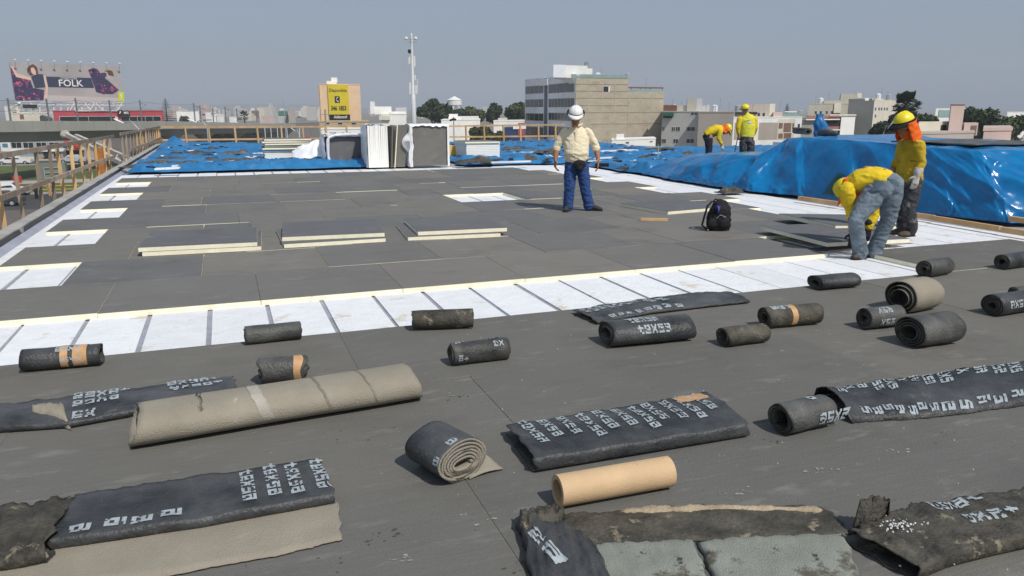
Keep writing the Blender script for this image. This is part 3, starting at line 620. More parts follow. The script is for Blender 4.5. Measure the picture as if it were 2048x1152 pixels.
def gully():                                     # dark green gap where the sheet parts, behind the bending worker
    a = AX(1632, 398, 10.28); b = MB()
    for k in range(11): w_ = .30*(1-k/11)+.04; b.bar((10.10+.012*k, 10.72-w_, .12+.035*k), (10.10+.012*k, 10.72+w_*.6, .12+.035*k), .02, .026)
    solo(b, 'green_ribbed_bundle', M('green_ribbed', (.02, .09, .07), .5, .3, 5), 'dark green ribbed sheets showing through a gap in the big blue tarpaulin', 'bundle', (10.2, 10.7, 0))
gully()
def flat_tarp(label, x0, x1, y0, y1, h, seed, n=(160, 160), edge=.25, ztab=None, ykx=0):
    b = MB()
    def fn(u, v):
        x = x0+(x1-x0)*u; y = y0+(y1-y0)*v+ykx*(x-x0)
        ed = min(u, 1-u)*(x1-x0); ev = v*(y1-y0); e2 = (1-v)*(y1-y0)
        y += .35*nz(x*.7, seed)*max(0, 1-ev/1.2)+.10*nz(x*3, seed)*max(0, 1-ev/.6); x += .3*nz(y*.8, seed+3)*max(0, 1-ed/1.2)
        z = .02+h*(.30+.55*nz(x*.35, y*.35, seed)+.25*nz(x*1.1, y*1.4, seed))+.07*ridge(x*1.1, y*1.9, seed)+.045*ridge(x*2.2+y*.7, y*3, seed+4)+.02*ridge(x*5, y*6, seed)
        fr = math.exp(-((ev-.55)/.38)**2)         # gathered front roll of cloth
        z += fr*edge*(.20+1.3*abs(nz(x*.9, seed+8))+.45*ridge(x*2.4+ev*2, seed+4, ev)+.25*ridge(x*6-ev*4, seed+4, ev*2))
        k = max(0, min(1, ev/.18, ed/.18, e2/.3)); return (x, y, max(.0, z*k)+.0045)
    b.grid(fn, n[0], n[1]); b.f = [tuple(reversed(f)) for f in b.f] if False else b.f
    return solo(b, 'blue_tarp', m_blue2, label, 'tarpaulin', ((x0+x1)/2, (y0+y1)/2, 0), True, TG)
flat_tarp('wide blue tarpaulin spread over the far left of the roof up to the railing', -2.35, 5.2, 21.75, 37.0, .10, 3, (300, 240), .09)
flat_tarp('blue tarpaulin behind the standing man, loaded with scraps', 6.6, 15.9, 21.3, 34.6, .08, 11, (160, 160), .12)
flat_tarp('far right blue tarpaulin under the two distant workers', 15.2, 21.5, 17.8, 27.0, .07, 17, (110, 110), .08)
flat_tarp('low crumpled blue tarpaulin between the standing man and the big covered stack', 9.85, 15.4, 16.9, 20.4, .16, 23, (200, 150), .15)
# the peak of tarp at the left corner
pk = MB()
def pf(u, v):
    x = -2.4+1.5*u; y = 33.5+3*v; return (x, y, .05+.42*max(0, 1-abs(u-.35)*2.2)*max(0, 1-abs(v-.5)*2)+.05*ridge(x*3, y*2, 2))
pk.grid(pf, 30, 30); solo(pk, 'blue_tarp', m_blue, 'small peak of blue tarpaulin in the far left corner by the railing', 'tarpaulin', (-1.8, 35, 0), True, TG)
# scraps on the tarps
rs = random.Random(12)
def scrap(x, y, w, d, z, m, label, cat, rz=0, h=.05, name='membrane_scrap'):
    b = MB(); sd = rs.random()*50
    def fn(u, v):
        t = (abs(2*u-1)**4+abs(2*v-1)**4); return (x+(u-.5)*w*(1+.2*nz(v*4, sd)), y+(v-.5)*d*(1+.25*nz(u*4, sd+2)), z+h*max(0, .5+nz(u*3+sd, v*3))*(1-min(1, t)))
    b.grid(fn, 14, 12); o = solo(b, name, [m, m], label, cat, (x, y, z), True); o.modifiers.new('t', 'SOLIDIFY').thickness = .02; return o
spec = [((385, 308), 1.5, .35, m_memb, 'black scrap near the left corner of the far tarpaulin'), ((428, 300), .5, .3, m_memd, 'small dark lump on the far left tarpaulin'),
        ((350, 320), 1.2, .4, m_memb, 'black bundle on the near left edge of the far tarpaulin'), ((427, 320), .55, .25, m_memb, 'rounded black bundle in the middle of the far left tarpaulin'),
        ((350, 330), 2.6, .5, m_memd, 'long grey torn sheet at the near left of the far tarpaulin'), ((480, 324), 1.8, .9, m_memd, 'grey brown sheet heaped left of the white board stack'),
        ((470, 308), 1.0, .4, m_memb, 'black scrap with a white foam block beside the board stack'), ((950, 323), 1.1, .4, m_memd, 'brown black membrane piled before the white box stack'),
        ((1290, 318), .6, .5, m_memb, 'black lump on the tarpaulin right of the standing man'), ((1375, 310), .7, .5, m_memd, 'dark lump near the distant bending worker'), ((1060, 318), .6, .4, m_memd, 'brown lump left of the standing man'),
        ((1040, 300), 1.6, .5, m_memb, 'black scrap behind the standing man to the left'), ((1330, 300), 1.8, .4, m_memb, 'dark strip along the far edge of the tarpaulin'), ((1100, 306), 1.2, .4, m_memd, 'grey scrap directly behind the standing man'), ((1460, 384), .5, .35, m_memd, 'crumpled dirty felt at the foot of the blue stack')]
for (p, w, d, m, lb) in spec: q = U(*p, .12 if p[1] < 380 else 0); scrap(q.x, q.y, w, d, .10 if p[1] < 380 else .0, m, lb, 'membrane scrap', h=.16)
wsp = [((440, 322), 1.3), ((372, 329), .9), ((535, 305), 1.2), ((515, 312), .9), ((1060, 303), 1.6), ((1240, 308), 2.6), ((1230, 300), 2.0), ((1180, 316), 2.0), ((1300, 306), 1.5), ((335, 335), .7), ((560, 300), 1.5), ((1020, 322), 1.4), ((1110, 313), 2.0), ((1350, 318), 1.3)]
words_ = ['left of the black bundle', 'at the near left corner', 'at the far left', 'beside the dark bundle', 'left behind the standing man', 'right of the standing man, longest', 'farther back right of the man', 'just beside the man', 'right, near the black lump', 'beside the gutter', 'before the railing', 'in front of the white box stack', 'behind the man at hip height', 'near the right heap']
for k, ((px, py), w) in enumerate(wsp):
    q = U(px, py, .16); b = MB(); a = rs.uniform(-.15, .15); w *= .8; b.bar(Vector((q.x-w/2, q.y, .13)), Vector((q.x+w/2, q.y+a, .15)), rs.uniform(.15, .35), .04)
    solo(b, 'foam_offcut', m_eps, 'white foam offcut on blue tarpaulin, '+words_[k], 'foam board', q, group='white foam offcuts on the tarpaulins')
db = MB(); rq = random.Random(8)
for k in range(420):                              # torn shreds and trodden rubbish over the tarpaulins
    x, y = (rq.uniform(-2.1, 5), rq.uniform(22, 36)) if k < 170 else ((rq.uniform(6.8, 15.5), rq.uniform(21, 34)) if k < 330 else (rq.uniform(9.6, 15), rq.uniform(17, 21)))
    s_ = rq.uniform(.05, .28); a_ = rq.random()*3.14; z_ = rq.uniform(.08, .17); mi_ = rq.choice([0, 0, 1, 1, 2])
    p_ = [Vector((x, y, z_))+Vector((math.cos(a_+t_)*s_*rq.uniform(.5, 1.4), math.sin(a_+t_)*s_*.7*rq.uniform(.5, 1.3), rq.uniform(-.01, .05))) for t_ in (0, 1.3, 2.6, 3.9, 5.1)]
    db.poly(p_, mi_); db.poly([q_-Vector((0, 0, .012)) for q_ in p_[::-1]], mi_)
tag(solo(db, 'torn_scraps', [m_memb, m_memd, m_white], 'small torn shreds of membrane and foam littering the far tarpaulins', 'litter'), kind='stuff')
# battens at the foot of the blue stack
BG = 'wooden battens in front of the blue stack'
bt = [((1598, 400), (1680, 412), 'left end batten before the blue stack'), ((1690, 414), (1868, 440), 'long batten behind the two near workers'), ((1868, 441), (2001, 463), 'batten joined end to end right of the standing worker'), ((2003, 464), (2110, 481), 'rightmost batten, cut by the picture edge')]
for (a, c, lb) in bt:
    A = U(*a, .0); B_ = U(*c, .0); b = MB(); b.bar(A+Vector((0, 0, .035)), B_+Vector((0, 0, .035)), .06, .07); o = solo(b, 'wooden_batten', m_wood, lb, 'batten', (A+B_)/2, group=BG)
b = MB(); A = U(2018, 452, .0); B_ = U(2110, 466, .0); b.bar(A+Vector((0, 0, .105)), B_+Vector((0, 0, .105)), .07, .07); solo(b, 'wooden_batten', m_wood, 'short batten lying on top of the rightmost one', 'batten', A, group=BG)
b = MB(); A = U(1370, 322, .2); b.bar(A, A+Vector((1.0, -.1, .0)), .16, .12); solo(b, 'timber_block', m_wood, 'thick pale timber on the blue heap left of the distant workers', 'timber', A)
b = MB(); A = U(1315, 333, 0); b.tube([A, A+Vector((0, 0, .62))], .012, 8); solo(b, 'thin_rod', M('yellow_green', (.4, .45, .2), .6), 'thin yellowish rod standing at the left end of the blue heap', 'rod', A)
# grey sheet and rolls on top of the big stack
b = MB(); b.grid(lambda u, v: (10.95+2.2*u, 8.75+1.6*v+.2*u, 1.055+.015*nz(u*3, v*3)), 10, 10); o = solo(b, 'grey_sheet', [m_memb, m_memb], 'flat grey sheet on top of the blue covered stack, right of the standing worker', 'sheet', (12, 9.5, 1.05), True); solid(o, .02)
def toproll(px0, px1, py, X, r, label, sq):
    a = AX(px0, py, X); b_ = AX(px1, py, X); T = 2.4*2*math.pi; b = MB()
    ctr = (a+b_)/2; half = abs((b_-a).dot(RT))/2
    def P(x, t): f = .5+.5*t/T; return Vector((ctr.x+RT.x*half*sq*f*math.cos(t)+FW.x*x, ctr.y+RT.y*half*sq*f*math.cos(t)+FW.y*x, 1.07+r+r*f*math.sin(t)))
    b.grid(lambda u, v: P(u*.7, v*T), 6, 60); o = solo(b, 'membrane_roll', [m_memb, m_memb], label, 'membrane roll', ctr, True, RG); solid(o, .012)
toproll(1597, 1632, 282, 11.2, .075, 'black open roll on top of the blue stack, seen end-on', 1)
b = MB(); A = AX(1636, 281, 11.2); B_ = AX(1672, 282, 11.2); A.z = B_.z = 1.13; b.tube([A, (A+B_)/2+Vector((0, 0, .01)), B_], [(.06, .04), (.075, .045), (.05, .035)], 14); solo(b, 'membrane_roll', m_memb, 'flattened dark roll lying right of the open roll on the blue stack', 'membrane roll', A, True, RG)
bb_ = MB(); q0 = AD(1640, 280, 17.5); q1 = AD(1641, 228, 17.5)
def bf_(u, v):
    a_ = 2*math.pi*u; c_ = q0.lerp(q1, v); r_ = .13*(.55+.6*math.sin(math.pi*min(1, v*1.05+.08)))*(1+.35*nz(math.cos(a_)*1.5, math.sin(a_)*1.5, v*4)+.2*ridge(a_*1.5, v*2, 3))
    return (c_.x+RT.x*r_*math.cos(a_)+FW.x*r_*math.sin(a_)*.6+.03*math.sin(v*5), c_.y+RT.y*r_*math.cos(a_)+FW.y*r_*math.sin(a_)*.6, c_.z)
bb_.grid(bf_, 30, 26); solo(bb_, 'tied_blue_plastic', m_blue2, 'upright bundle of tied blue plastic standing behind the blue covered stack', 'bundle', q0, True)
# ------------------------------------------------------------------ packs of boards
PG = 'packs of insulation boards'
def obox(b, c, ux, uy, w, d, z0, z1, mi=0, lean=(0, 0), top=None):
    ux = Vector(ux); uy = Vector(uy); l = ux*lean[0]+uy*lean[1]
    q = [c-ux*w/2-uy*d/2, c+ux*w/2-uy*d/2, c+ux*w/2+uy*d/2, c-ux*w/2+uy*d/2]
    b.hexa([Vector((p.x, p.y, z0)) for p in q]+[Vector((p.x+l.x, p.y+l.y, z1)) for p in q], mi, top)
# A: standing pack right, seen from its grey face (px 820-897, y 252-332)
yF = 21.3; XA = Vector((1, 0, 0)); YA = Vector((0, 1, 0))
pl_ = U(823, 334, 0); pr_ = U(897, 332, 0); d = (pr_-pl_).normalized(); nrm = Vector((-d.y, d.x, 0)); c = (pl_+pr_)/2
t = thing('standing_board_pack', 'standing pack of grey boards in white wrap, its flat grey face towards the camera', 'board pack', c, 0, PG)
b = MB(); obox(b, c+nrm*.03, d, nrm, 1.10, .05, .03, 1.13, 0); b.build('front_board', m_brd, t)
b = MB()
for k in range(11): obox(b, c+nrm*(.09+.055*k), d, nrm, 1.12, .048, .03, 1.12+.01*(k % 2), 0)
tag(b.build('board_edges', m_cream, t), kind='stuff')
b = MB()
L0 = (pr_-pl_).length
def wrapfn(u, v):                                # wrap bag: bottom, sides and ragged top rim
    s = u; per = [Vector((-L0/2-.03, .72, 0)), Vector((-L0/2-.04, -.03, 0)), Vector((-L0/2+.05, -.055, 0))]
    k = min(1, int(s*2)); f = s*2-k; p = per[k]*(1-f)+per[k+1]*f; z = 1.13*v
    w = .05*nz(s*5, v*3, 2)+.02*ridge(s*9, v*5, 1)
    flap = .20*math.sin(math.pi*min(1, max(0, (v-.35)/.5)))*(1 if s < .5 else 0)*max(0, 1-abs(s-.45)*3)
    q = c+d*(p.x-w-flap)+nrm*p.y; return (q.x, q.y, z)
b.grid(wrapfn, 30, 40); b.build('plastic_wrap', m_plast, t, smooth=True)
b = MB(); b.grid(lambda u, v: c+d*(L0*(u-.5)*1.06)+nrm*(-.045+.75*v)+Vector((0, 0, 1.15+.035*abs(nz(u*5, v*3, 4))+.03*ridge(u*6, v*4, 3)-(.05 if v < .03 else 0))), 40, 20); b.build('wrap_top', m_plast, t, smooth=True)
b = MB(); b.grid(lambda u, v: c+d*(L0/2-.035+.06*v)+nrm*(-.05)+Vector((.006*nz(u*8, 1), 0, 1.14*u)), 20, 2); b.build('wrap_edge', m_plast, t, smooth=True)
# B: standing pack left of it seen from the edges (px 737-778) with boards leaning
pl2 = U(738, 335, 0); pr2 = U(778, 335, 0); c2 = (pl2+pr2)/2; w2_ = (pr2-pl2).length
t = thing('standing_board_pack', 'standing pack seen edge-on with many white board edges side by side', 'board pack', c2, 0, PG)
n = 11
for k in range(n):
    b = MB(); obox(b, c2+XA*((k-(n-1)/2)*w2_/n)+YA*.5, XA, YA, w2_/n*.96, 1.0, .0, 1.14+.02*rs.random(), 0, (.012*math.sin(k), 0)); b.build('board', m_pack, t)
b = MB(); b.grid(lambda u, v: (c2.x-w2_/2-.03-.03*nz(u*4, v*4), c2.y-.02+1.0*u, 1.16*v), 10, 14); b.build('plastic_wrap', m_plast, t, smooth=True)
b = MB(); b.grid(lambda u, v: (c2.x-w2_/2-.03+(w2_+.06)*u, c2.y+1.0*v, 1.17+.03*abs(nz(u*5, v*4))), 10, 10); b.build('wrap_top', m_plast, t, smooth=True)
for k, (px, lb) in enumerate(((784, 'thin leaning board nearest the edge-on pack'), (790, 'middle one of the three boards leaning between the standing packs'), (803, 'rightmost leaning board, its grey face half lit'))):
    q = U(px, 335, 0); b = MB(); obox(b, q+YA*.5, Vector((.95, .3, 0)).normalized() if k == 2 else XA, YA, .022 if k < 2 else .07, 1.0, 0, 1.12+.03*k, 0, (.06+.05*k, 0))
    if k == 2: b = MB(); obox(b, q+YA*.25, Vector((.96, -.28, 0)), Vector((.28, .96, 0)), .30, .05, 0, 1.16, 0, (.14, 0))
    solo(b, 'leaning_board', m_cream if k == 1 else m_brd, lb, 'insulation board', q)
# C: wrapped pack lying, grey face in a torn white bag (px 655-737, 275-330)
pl3 = U(655, 332, 0); pr3 = U(735, 330, 0); c3 = (pl3+pr3)/2; L3 = (pr3-pl3).length
t = thing('wrapped_board_pack', 'pack with its grey face showing through a torn white bag, left of the standing packs', 'board pack', c3, 0, PG)
b = MB(); obox(b, c3+YA*.45, XA, YA, L3*.96, .8, .0, .80, 0); b.build('boards', m_brd, t)
b = MB()
def bag(u, v):                                   # rim of torn plastic round the grey face
    a = 2*math.pi*u; r = .5+.5*v; ex = math.copysign(abs(math.cos(a))**.45, math.cos(a)); ez = math.copysign(abs(math.sin(a))**.45, math.sin(a))
    ir = .90+.06*nz(math.cos(a)*2, math.sin(a)*2, 3); k = ir+(1.06-ir)*v
    return (c3.x+L3*.5*ex*k+.02, c3.y-.02-.09*math.sin(math.pi*v*.9)-.03*nz(u*20, v*3), max(.01, .44+.44*ez*k+.02*nz(u*15, 1)))
b.grid(bag, 90, 8); b.build('torn_wrap', m_plast, t, smooth=True)
b = MB(); b.grid(lambda u, v: (c3.x-L3*.53+.05*nz(u*4, v*4)-.02, c3.y-.05+.9*u, .89*v), 10, 10); b.build('wrap_side', m_plast, t, smooth=True)
b = MB(); b.grid(lambda u, v: (c3.x-L3*.53+1.06*L3*u, c3.y-.05+.9*v, .88+.03*ridge(u*5, v*4)), 20, 10); b.build('wrap_top', m_plast, t, smooth=True)
# loose plastic slumped to the left of C
b = MB(); q0 = U(628, 330, 0)
b.grid(lambda u, v: (q0.x-.55+1.25*u, q0.y+.1+.5*v-.15*math.sin(math.pi*u), max(.01, (.30+.50*u**.7+.10*ridge(u*4, v*3, 6))*math.sin(math.pi*(.12+.5*min(1, v*1.2)))*1.0)), 40, 26)
solo(b, 'plastic_heap', m_plast, 'slumped empty white plastic bag left of the torn wrapped pack', 'plastic', q0, True)
b = MB(); q0 = U(590, 300, .1)
b.grid(lambda u, v: (q0.x-.3+2.2*u, q0.y+1.2*v, .08+.42*(u**.8)*math.sin(math.pi*v)+.08*ridge(u*5, v*4, 8)), 40, 26)
solo(b, 'plastic_heap', m_plast, 'heap of white plastic film behind the stack of cream boards', 'plastic', q0, True)
# D: low stack of white boards with loose cream boards on top (px 512-620)
pl4 = U(531, 328, 0); pr4 = U(622, 326, 0); c4 = (pl4+pr4)/2; L4 = (pr4-pl4).length
t = thing('low_board_stack', 'low white wrapped stack carrying loose cream boards, left of the packs', 'board stack', c4, 0, PG)
for k in range(7):
    b = MB(); obox(b, c4+YA*.65+XA*.01*math.sin(k*2), XA, YA, L4, 1.2, .01+.055*k, .01+.055*k+.048); b.build('board', m_pack, t)
for k in range(5):
    b = MB(); z = .42+.052*k+.012*k; obox(b, c4+YA*(.55+.1*rs.random())+XA*(-.06+.12*rs.random()), (XA+YA*rs.uniform(-.05, .05)).normalized(), YA, L4*1.03, 1.2, z, z+.046, 0, top=1)
    tag(b.build('loose_board', [m_cream, m_brd], t), 'cream board lying loosely on the white stack')
# E: big square stack (px 908-1000, 282-323)
pl5 = U(932, 322, 0); pr5 = U(1001, 322, 0); c5 = (pl5+pr5)/2; L5 = (pr5-pl5).length; nb = 11
t = thing('white_board_stack', 'box-shaped stack of white boards with a grey top, right of the standing packs', 'board stack', c5, 0, PG)
for k in range(nb):
    b = MB(); z = .0+.05*k; obox(b, c5+YA*.62, XA, YA, L5+(.02*rs.random()), 1.24+.02*rs.random(), z+.002, z+.046); b.build('board', m_pack, t)
b = MB(); obox(b, c5+YA*.6+XA*(-.03), XA, YA, L5*1.05, 1.3, .553, .60, 0, top=1); tag(b.build('top_board', [m_cream, m_brd], t), 'grey-faced board with a cream edge on top of the stack')
b = MB(); q = U(858+44, 333, 0); obox(b, U(905, 318, 0)+YA*.3, XA, YA, .25, .8, 0, .42); solo(b, 'yellow_board_bundle', M('yellow_foam', (.75, .50, .12), .8, .15, 8), 'small bundle of yellow boards between the grey pack and the white stack', 'board stack', q)
# ------------------------------------------------------------------ railings
def railing(label, posts, rails, pw=.055, rods=(), mat=None):
    mat = mat or m_wold; c = posts[0][0]; t = thing('wooden_railing', label, 'railing', c)
    for k, (a, b_) in enumerate(posts):
        b = MB(); b.bar(a, b_, pw*rs.uniform(.8, 1.2), pw*rs.uniform(.8, 1.2), up=(1, .2, 0)); b.build('post', mat if rs.random() < .55 else m_wood, t)
    for (a, b_) in rails:
        n_ = max(1, int((b_-a).length/4)); 
        for k in range(n_):
            p = a+(b_-a)*(k/n_); q = a+(b_-a)*((k+1)/n_); b = MB(); b.bar(p+Vector((0, 0, rs.uniform(-.006, .006))), q, .035, .075); b.build('rail', mat if mat is m_wood else m_wold, t)
    for (a, b_) in rods:
        b = MB(); b.bar(a, b_, .022, .022, up=(1, .2, 0)); b.build('rod', m_white, t)
X = -2.80
ys = [10.7, 11.85, 12.95, 14.15, 15.15, 16.15, 17.2, 18.4, 19.4, 20.45, 21.7, 22.8]
railing('weathered timber railing along the left roof edge, nearest part', [(Vector((X-.02, y, -.5)), Vector((X-.02+rs.uniform(-.03, .03), y+rs.uniform(-.05, .08), .97-.011*(y-11)))) for y in ys], [(Vector((X, 6.0, 1.05)), Vector((X, 23.9, .86))), (Vector((X+.03, 6.0, .52)), Vector((X+.03, 23.4, .34)))])
ys = [25.7+1.13*k for k in range(15)]
railing('weathered timber railing along the left roof edge, far part with close posts', [(Vector((X-.02, y, -.5)), Vector((X-.02+rs.uniform(-.03, .03), y+rs.uniform(-.05, .08), .87-.009*(y-25.7)))) for y in ys], [(Vector((X, 25.4, .87)), Vector((X, 41.5, .74))), (Vector((X+.03, 27.2, .32)), Vector((X+.03, 41.5, .22)))])
A = Vector((-2.5, 37.2, 0)); B_ = Vector((15.8, 34.9, 0)); nP = 19
def fp(px, z): # column on the far railing line
    p = AP(px, 250, A, B_); return Vector((p.x, p.y, z))
pcol = [371, 418, 470, 515, 563, 606, 652, 694, 740, 795, 848, 893, 933, 969, 1008, 1042, 1078, 1112]
railing('pale timber railing across the far end of the roof', [(fp(px, -.3), fp(px-1.5, .83)) for px in pcol], [(fp(322, .82), fp(620, .80)), (fp(620, .80), fp(930, .79)), (fp(930, .80), fp(1130, .84)), (fp(322, .26), fp(1130, .30))], .07, [(fp(px, -.3), fp(px, .79)) for px in (529, 541, 554, 573, 598)], m_wood)
# ------------------------------------------------------------------ inclined hoist beside the roof edge
m_hoist = M('hoist_paint', (.48, .45, .40), .7, .25, 3)
t = thing('inclined_hoist', 'white inclined hoist arm leaning over the left roof edge behind the railing', 'hoist', (-3.2, 25.5, 0))
h0 = AD(262, 336, 24); h1 = AD(130, 268, 27); h2 = AD(268, 322, 24.5); h3 = AD(152, 272, 27.6)
for (a, b_, n_) in ((h0, h1, 'boom_beam'), (h2, h3, 'boom_beam')):
    b = MB(); b.bar(a, b_, .11, .14); b.build(n_, m_hoist, t)
b = MB()
for k in range(7): p = h0.lerp(h1, (k+.5)/7); q = h2.lerp(h3, (k+.8)/7); b.bar(p, q, .04, .04)
b.build('lattice', m_hoist, t)
b = MB(); b.tube([h1+Vector((0, -.1, 0)), h1+Vector((0, .15, 0))], .13, 18); b.tube([h1+Vector((0, -.14, 0)), h1+Vector((0, -.11, 0))], .08, 12); b.build('pulley_wheel', m_hoist, t, smooth=False)
b = MB(); m_or = M('orange_steel', (.42, .16, .04), .6, .3, 4); q = AD(197, 300, 23.5)
b.box(q.x-.12, q.x+.12, q.y-.1, q.y+.2, -1.4, .45); b.bar(q+Vector((0, 0, -.2)), q+Vector((.3, .1, -1.5)), .1, .1); b.build('orange_mast', m_or, t)
# ------------------------------------------------------------------ people
m_skin = M('brown_skin', (.34, .175, .10), .55, .15, 12, .1, 80)
m_shirt = M('cream_shirt', (.78, .69, .50), .85, .05, 8, .25, 90)
m_jean = M('blue_jeans', (.028, .068, .21), .85, .25, 12, .3, 120)
m_jean2 = M('washed_jeans', (.13, .175, .225), .85, .35, 7, .3, 120, col2=(.21, .26, .31))
m_yel = M('yellow_cotton', (.70, .50, .02), .85, .12, 6, .25, 80)
m_yel2 = M('dirty_yellow_cotton', (.50, .33, .02), .85, .3, 5, .3, 80, col2=(.62, .45, .03), spots=[(6, .60, (.22, .14, .03))])
m_vest = M('yellow_vest', (.68, .62, .05), .7, .1, 6, .3, 40)
m_dirty = M('dirty_work_trousers', (.045, .048, .055), .9, .5, 6, .3, 80, spots=[(9, .56, (.16, .155, .15)), (26, .62, (.30, .29, .27))])
m_navy = M('navy_trousers', (.018, .022, .035), .9, .3, 8, .2, 80)
m_shoe = M('dusty_shoe', (.05, .042, .035), .7, .4, 20, .3, 80)
m_boot = M('brown_boot', (.09, .065, .05), .8, .4, 18, .3, 80)
m_helw = M('white_helmet', (.80, .80, .78), .28, .03, 3, spec=.5)
m_hely = M('yellow_helmet', (.80, .66, .02), .35, .08, 5, spec=.5)
m_org = M('orange_cloth', (.78, .13, .012), .8, .1, 8, .2, 60)
m_glov = M('pale_glove', (.50, .48, .44), .85, .25, 16, .3, 80)
m_glob = M('black_glove', (.02, .022, .03), .8, .3, 16)
m_eye = M('dark_eye', (.02, .015, .012), .3)
def fr(o): # local picture frame at a place: right, away, up
    def f(x, y, z): return o+RT*x+FW*y+Vector((0, 0, z))
    return f
def hand(b, w, d, side, palm, s=1.0, curl=.5, mi=0):
    """w wrist point, d direction of the hand, side: towards the thumb, palm: palm normal"""
    d = d.normalized(); palm = (palm-d*palm.dot(d)).normalized(); side = d.cross(palm)*(1 if d.cross(palm).dot(side) > 0 else -1)
    b.tube([w-d*.02*s, w+d*.03*s, w+d*.085*s, w+d*.10*s], [(.025*s, .020*s), (.036*s, .019*s), (.040*s, .016*s), (.034*s, .013*s)], 12, mi, side=side)
    for k, (off, ln) in enumerate(((.030, .070), (.010, .080), (-.010, .075), (-.029, .058))):
        p = w+d*.088*s+side*off*s; dd = d; pts = [p]
        for j in range(3):
            dd = (dd+palm*curl*.55).normalized(); p = p+dd*ln*s*(.42, .32, .26)[j]; pts.append(p)
        b.tube(pts, [.0098*s, .0092*s, .0085*s, .0070*s], 8, mi)
    p = w+d*.025*s+side*.030*s; q = p+(d*.5+side*.75+palm*.3).normalized()*.035*s; r = q+(d*.85+side*.25+palm*.5).normalized()*.030*s; b.tube([p, q, r], [.014*s, .0115*s, .009*s], 8, mi)
def limb(b, pts, rad, side, n=16):
    b.tube(pts, rad, n, 0, side=side)
    for p_, r_ in ((pts[0], rad[0]), (pts[-1], rad[-1])):
        m_ = min(r_)*.96
        if max(r_) < .12: b.ball(p_, m_, 12)
def lerp(a, b, t): return a*(1-t)+b*t
def head(b, c, f, u, s=1.0):
    """c centre of the head, f where the face looks, u crown"""
    f = f.normalized(); u = (u-f*u.dot(f)).normalized(); r = f.cross(u)
    b.ball(c+u*.02, (.076*s, .094*s, .112*s), 18, ax=(r, f, u))
    b.tube([c+f*.010-u*.02, c+f*.022-u*.065, c+f*.030-u*.108, c+f*.036-u*.122], [(.068*s, .078*s), (.062*s, .070*s), (.040*s, .052*s), (.022*s, .03*s)], 14, side=r)
    b.tube([c+f*.088+u*.018, c+f*.106-u*.012, c+f*.108-u*.026], [.010, .015, .013], 8)       # nose
    b.tube([c+f*.082+u*.028-r*.05, c+f*.092+u*.030, c+f*.082+u*.028+r*.05], .010, 8)           # brow
    b.tube([c+f*.082-u*.056-r*.024, c+f*.094-u*.056, c+f*.082-u*.056+r*.024], .0085, 8)       # lips
    for sg in (-1, 1): b.ball(c+r*.080*sg+u*.0-f*.002, (.012, .022, .034), 10, ax=(r, f, u))
    return r, f, u
def face_bits(t, c, r, f, u):
    for sg in (-1, 1):
        b = MB(); b.ball(c+r*.031*sg+f*.086+u*.010, (.011, .006, .007), 8, ax=(r, f, u)); b.build('eye', m_eye, t, smooth=True)
    b = MB(); b.tube([c+f*.0935-u*.057-r*.022, c+f*.102-u*.058, c+f*.0935-u*.057+r*.022], .0035, 6); b.build('mouth', M('lip', (.16, .06, .045), .5), t)
def helmet(t, c, r, f, u, mat, brim=.05, cap=False, lift=.068):
    b = MB(); c = c+u*lift
    def fn(a, v):
        an = 2*math.pi*a; p = (math.pi/2)*v; k = math.sin(p)**.9; sh = 1.0
        return c+r*.112*k*math.cos(an)+f*(.132*k*math.sin(an)+.004)+u*(.118*math.cos(p)+.012*max(0, 1-abs(math.cos(an))*5)*math.cos(p)**.5*(1 if v > .02 else 1))
    b.grid(fn, 36, 12); b.f = [tuple(reversed(x)) for x in b.f]; o = b.build('helmet', mat, t, smooth=True); o.modifiers.new('t', 'SOLIDIFY').thickness = .004
    b = MB()
    def br(a, v):
        an = 2*math.pi*a; front = max(0, math.sin(an)); w = (.010+brim*front**1.5)*v
        return c+r*(.112+w*.6)*math.cos(an)+f*((.132+w)*math.sin(an)+.004)-u*(.010*v+.035*front*v*v)
    b.grid(br, 36, 3); o2 = b.build('brim', mat if not cap else m_black, o, smooth=True); o2.modifiers.new('t', 'SOLIDIFY').thickness = .004
    b = MB(); b.grid(lambda a, v: br(a, 0)+u*(.004+.014*v)+(br(a, 1)-br(a, 0)).normalized()*.0035, 36, 1); b.build('helmet_band', m_black, o, smooth=True)
    return o
def shirtdisp(s, seed=0, k=14): return lambda p: s*(ridge(p.x*k*.7+seed+p.z*k*.6, p.y*k*.7, p.z*k*1.1)*.75+nz(p.x*k*2.3, p.y*k*2.3, p.z*k*2.2+seed)*.5-.3)
def cloth(t, name, b, mat, vox=.009, amp=.004, seed=0, sm=9, k=14):
    me = bake(b, name, mat, vox, sm, shirtdisp(amp, seed, k)); return link(name, me, t)
def flap_cloth(t, c, r, f, u, seed=1, dn=.20, wrapf=.0):
    """orange neck flap hanging from the helmet"""
    b = MB(); c0 = c+u*.060
    def fn(a, v):
        an = math.pi*(.86+1.28*a); k = 1+.12*v; w = .012*ridge(a*5, v*3, seed)
        return c0+r*(.118*k+w)*math.cos(an)+f*((.138*k+w)*math.sin(an))-u*(dn*v)+f*(-.02*v+.0)
    b.grid(fn, 26, 14); o = b.build('neck_flap', m_org, t, smooth=True); o.modifiers.new('t', 'SOLIDIFY').thickness = .003; return o
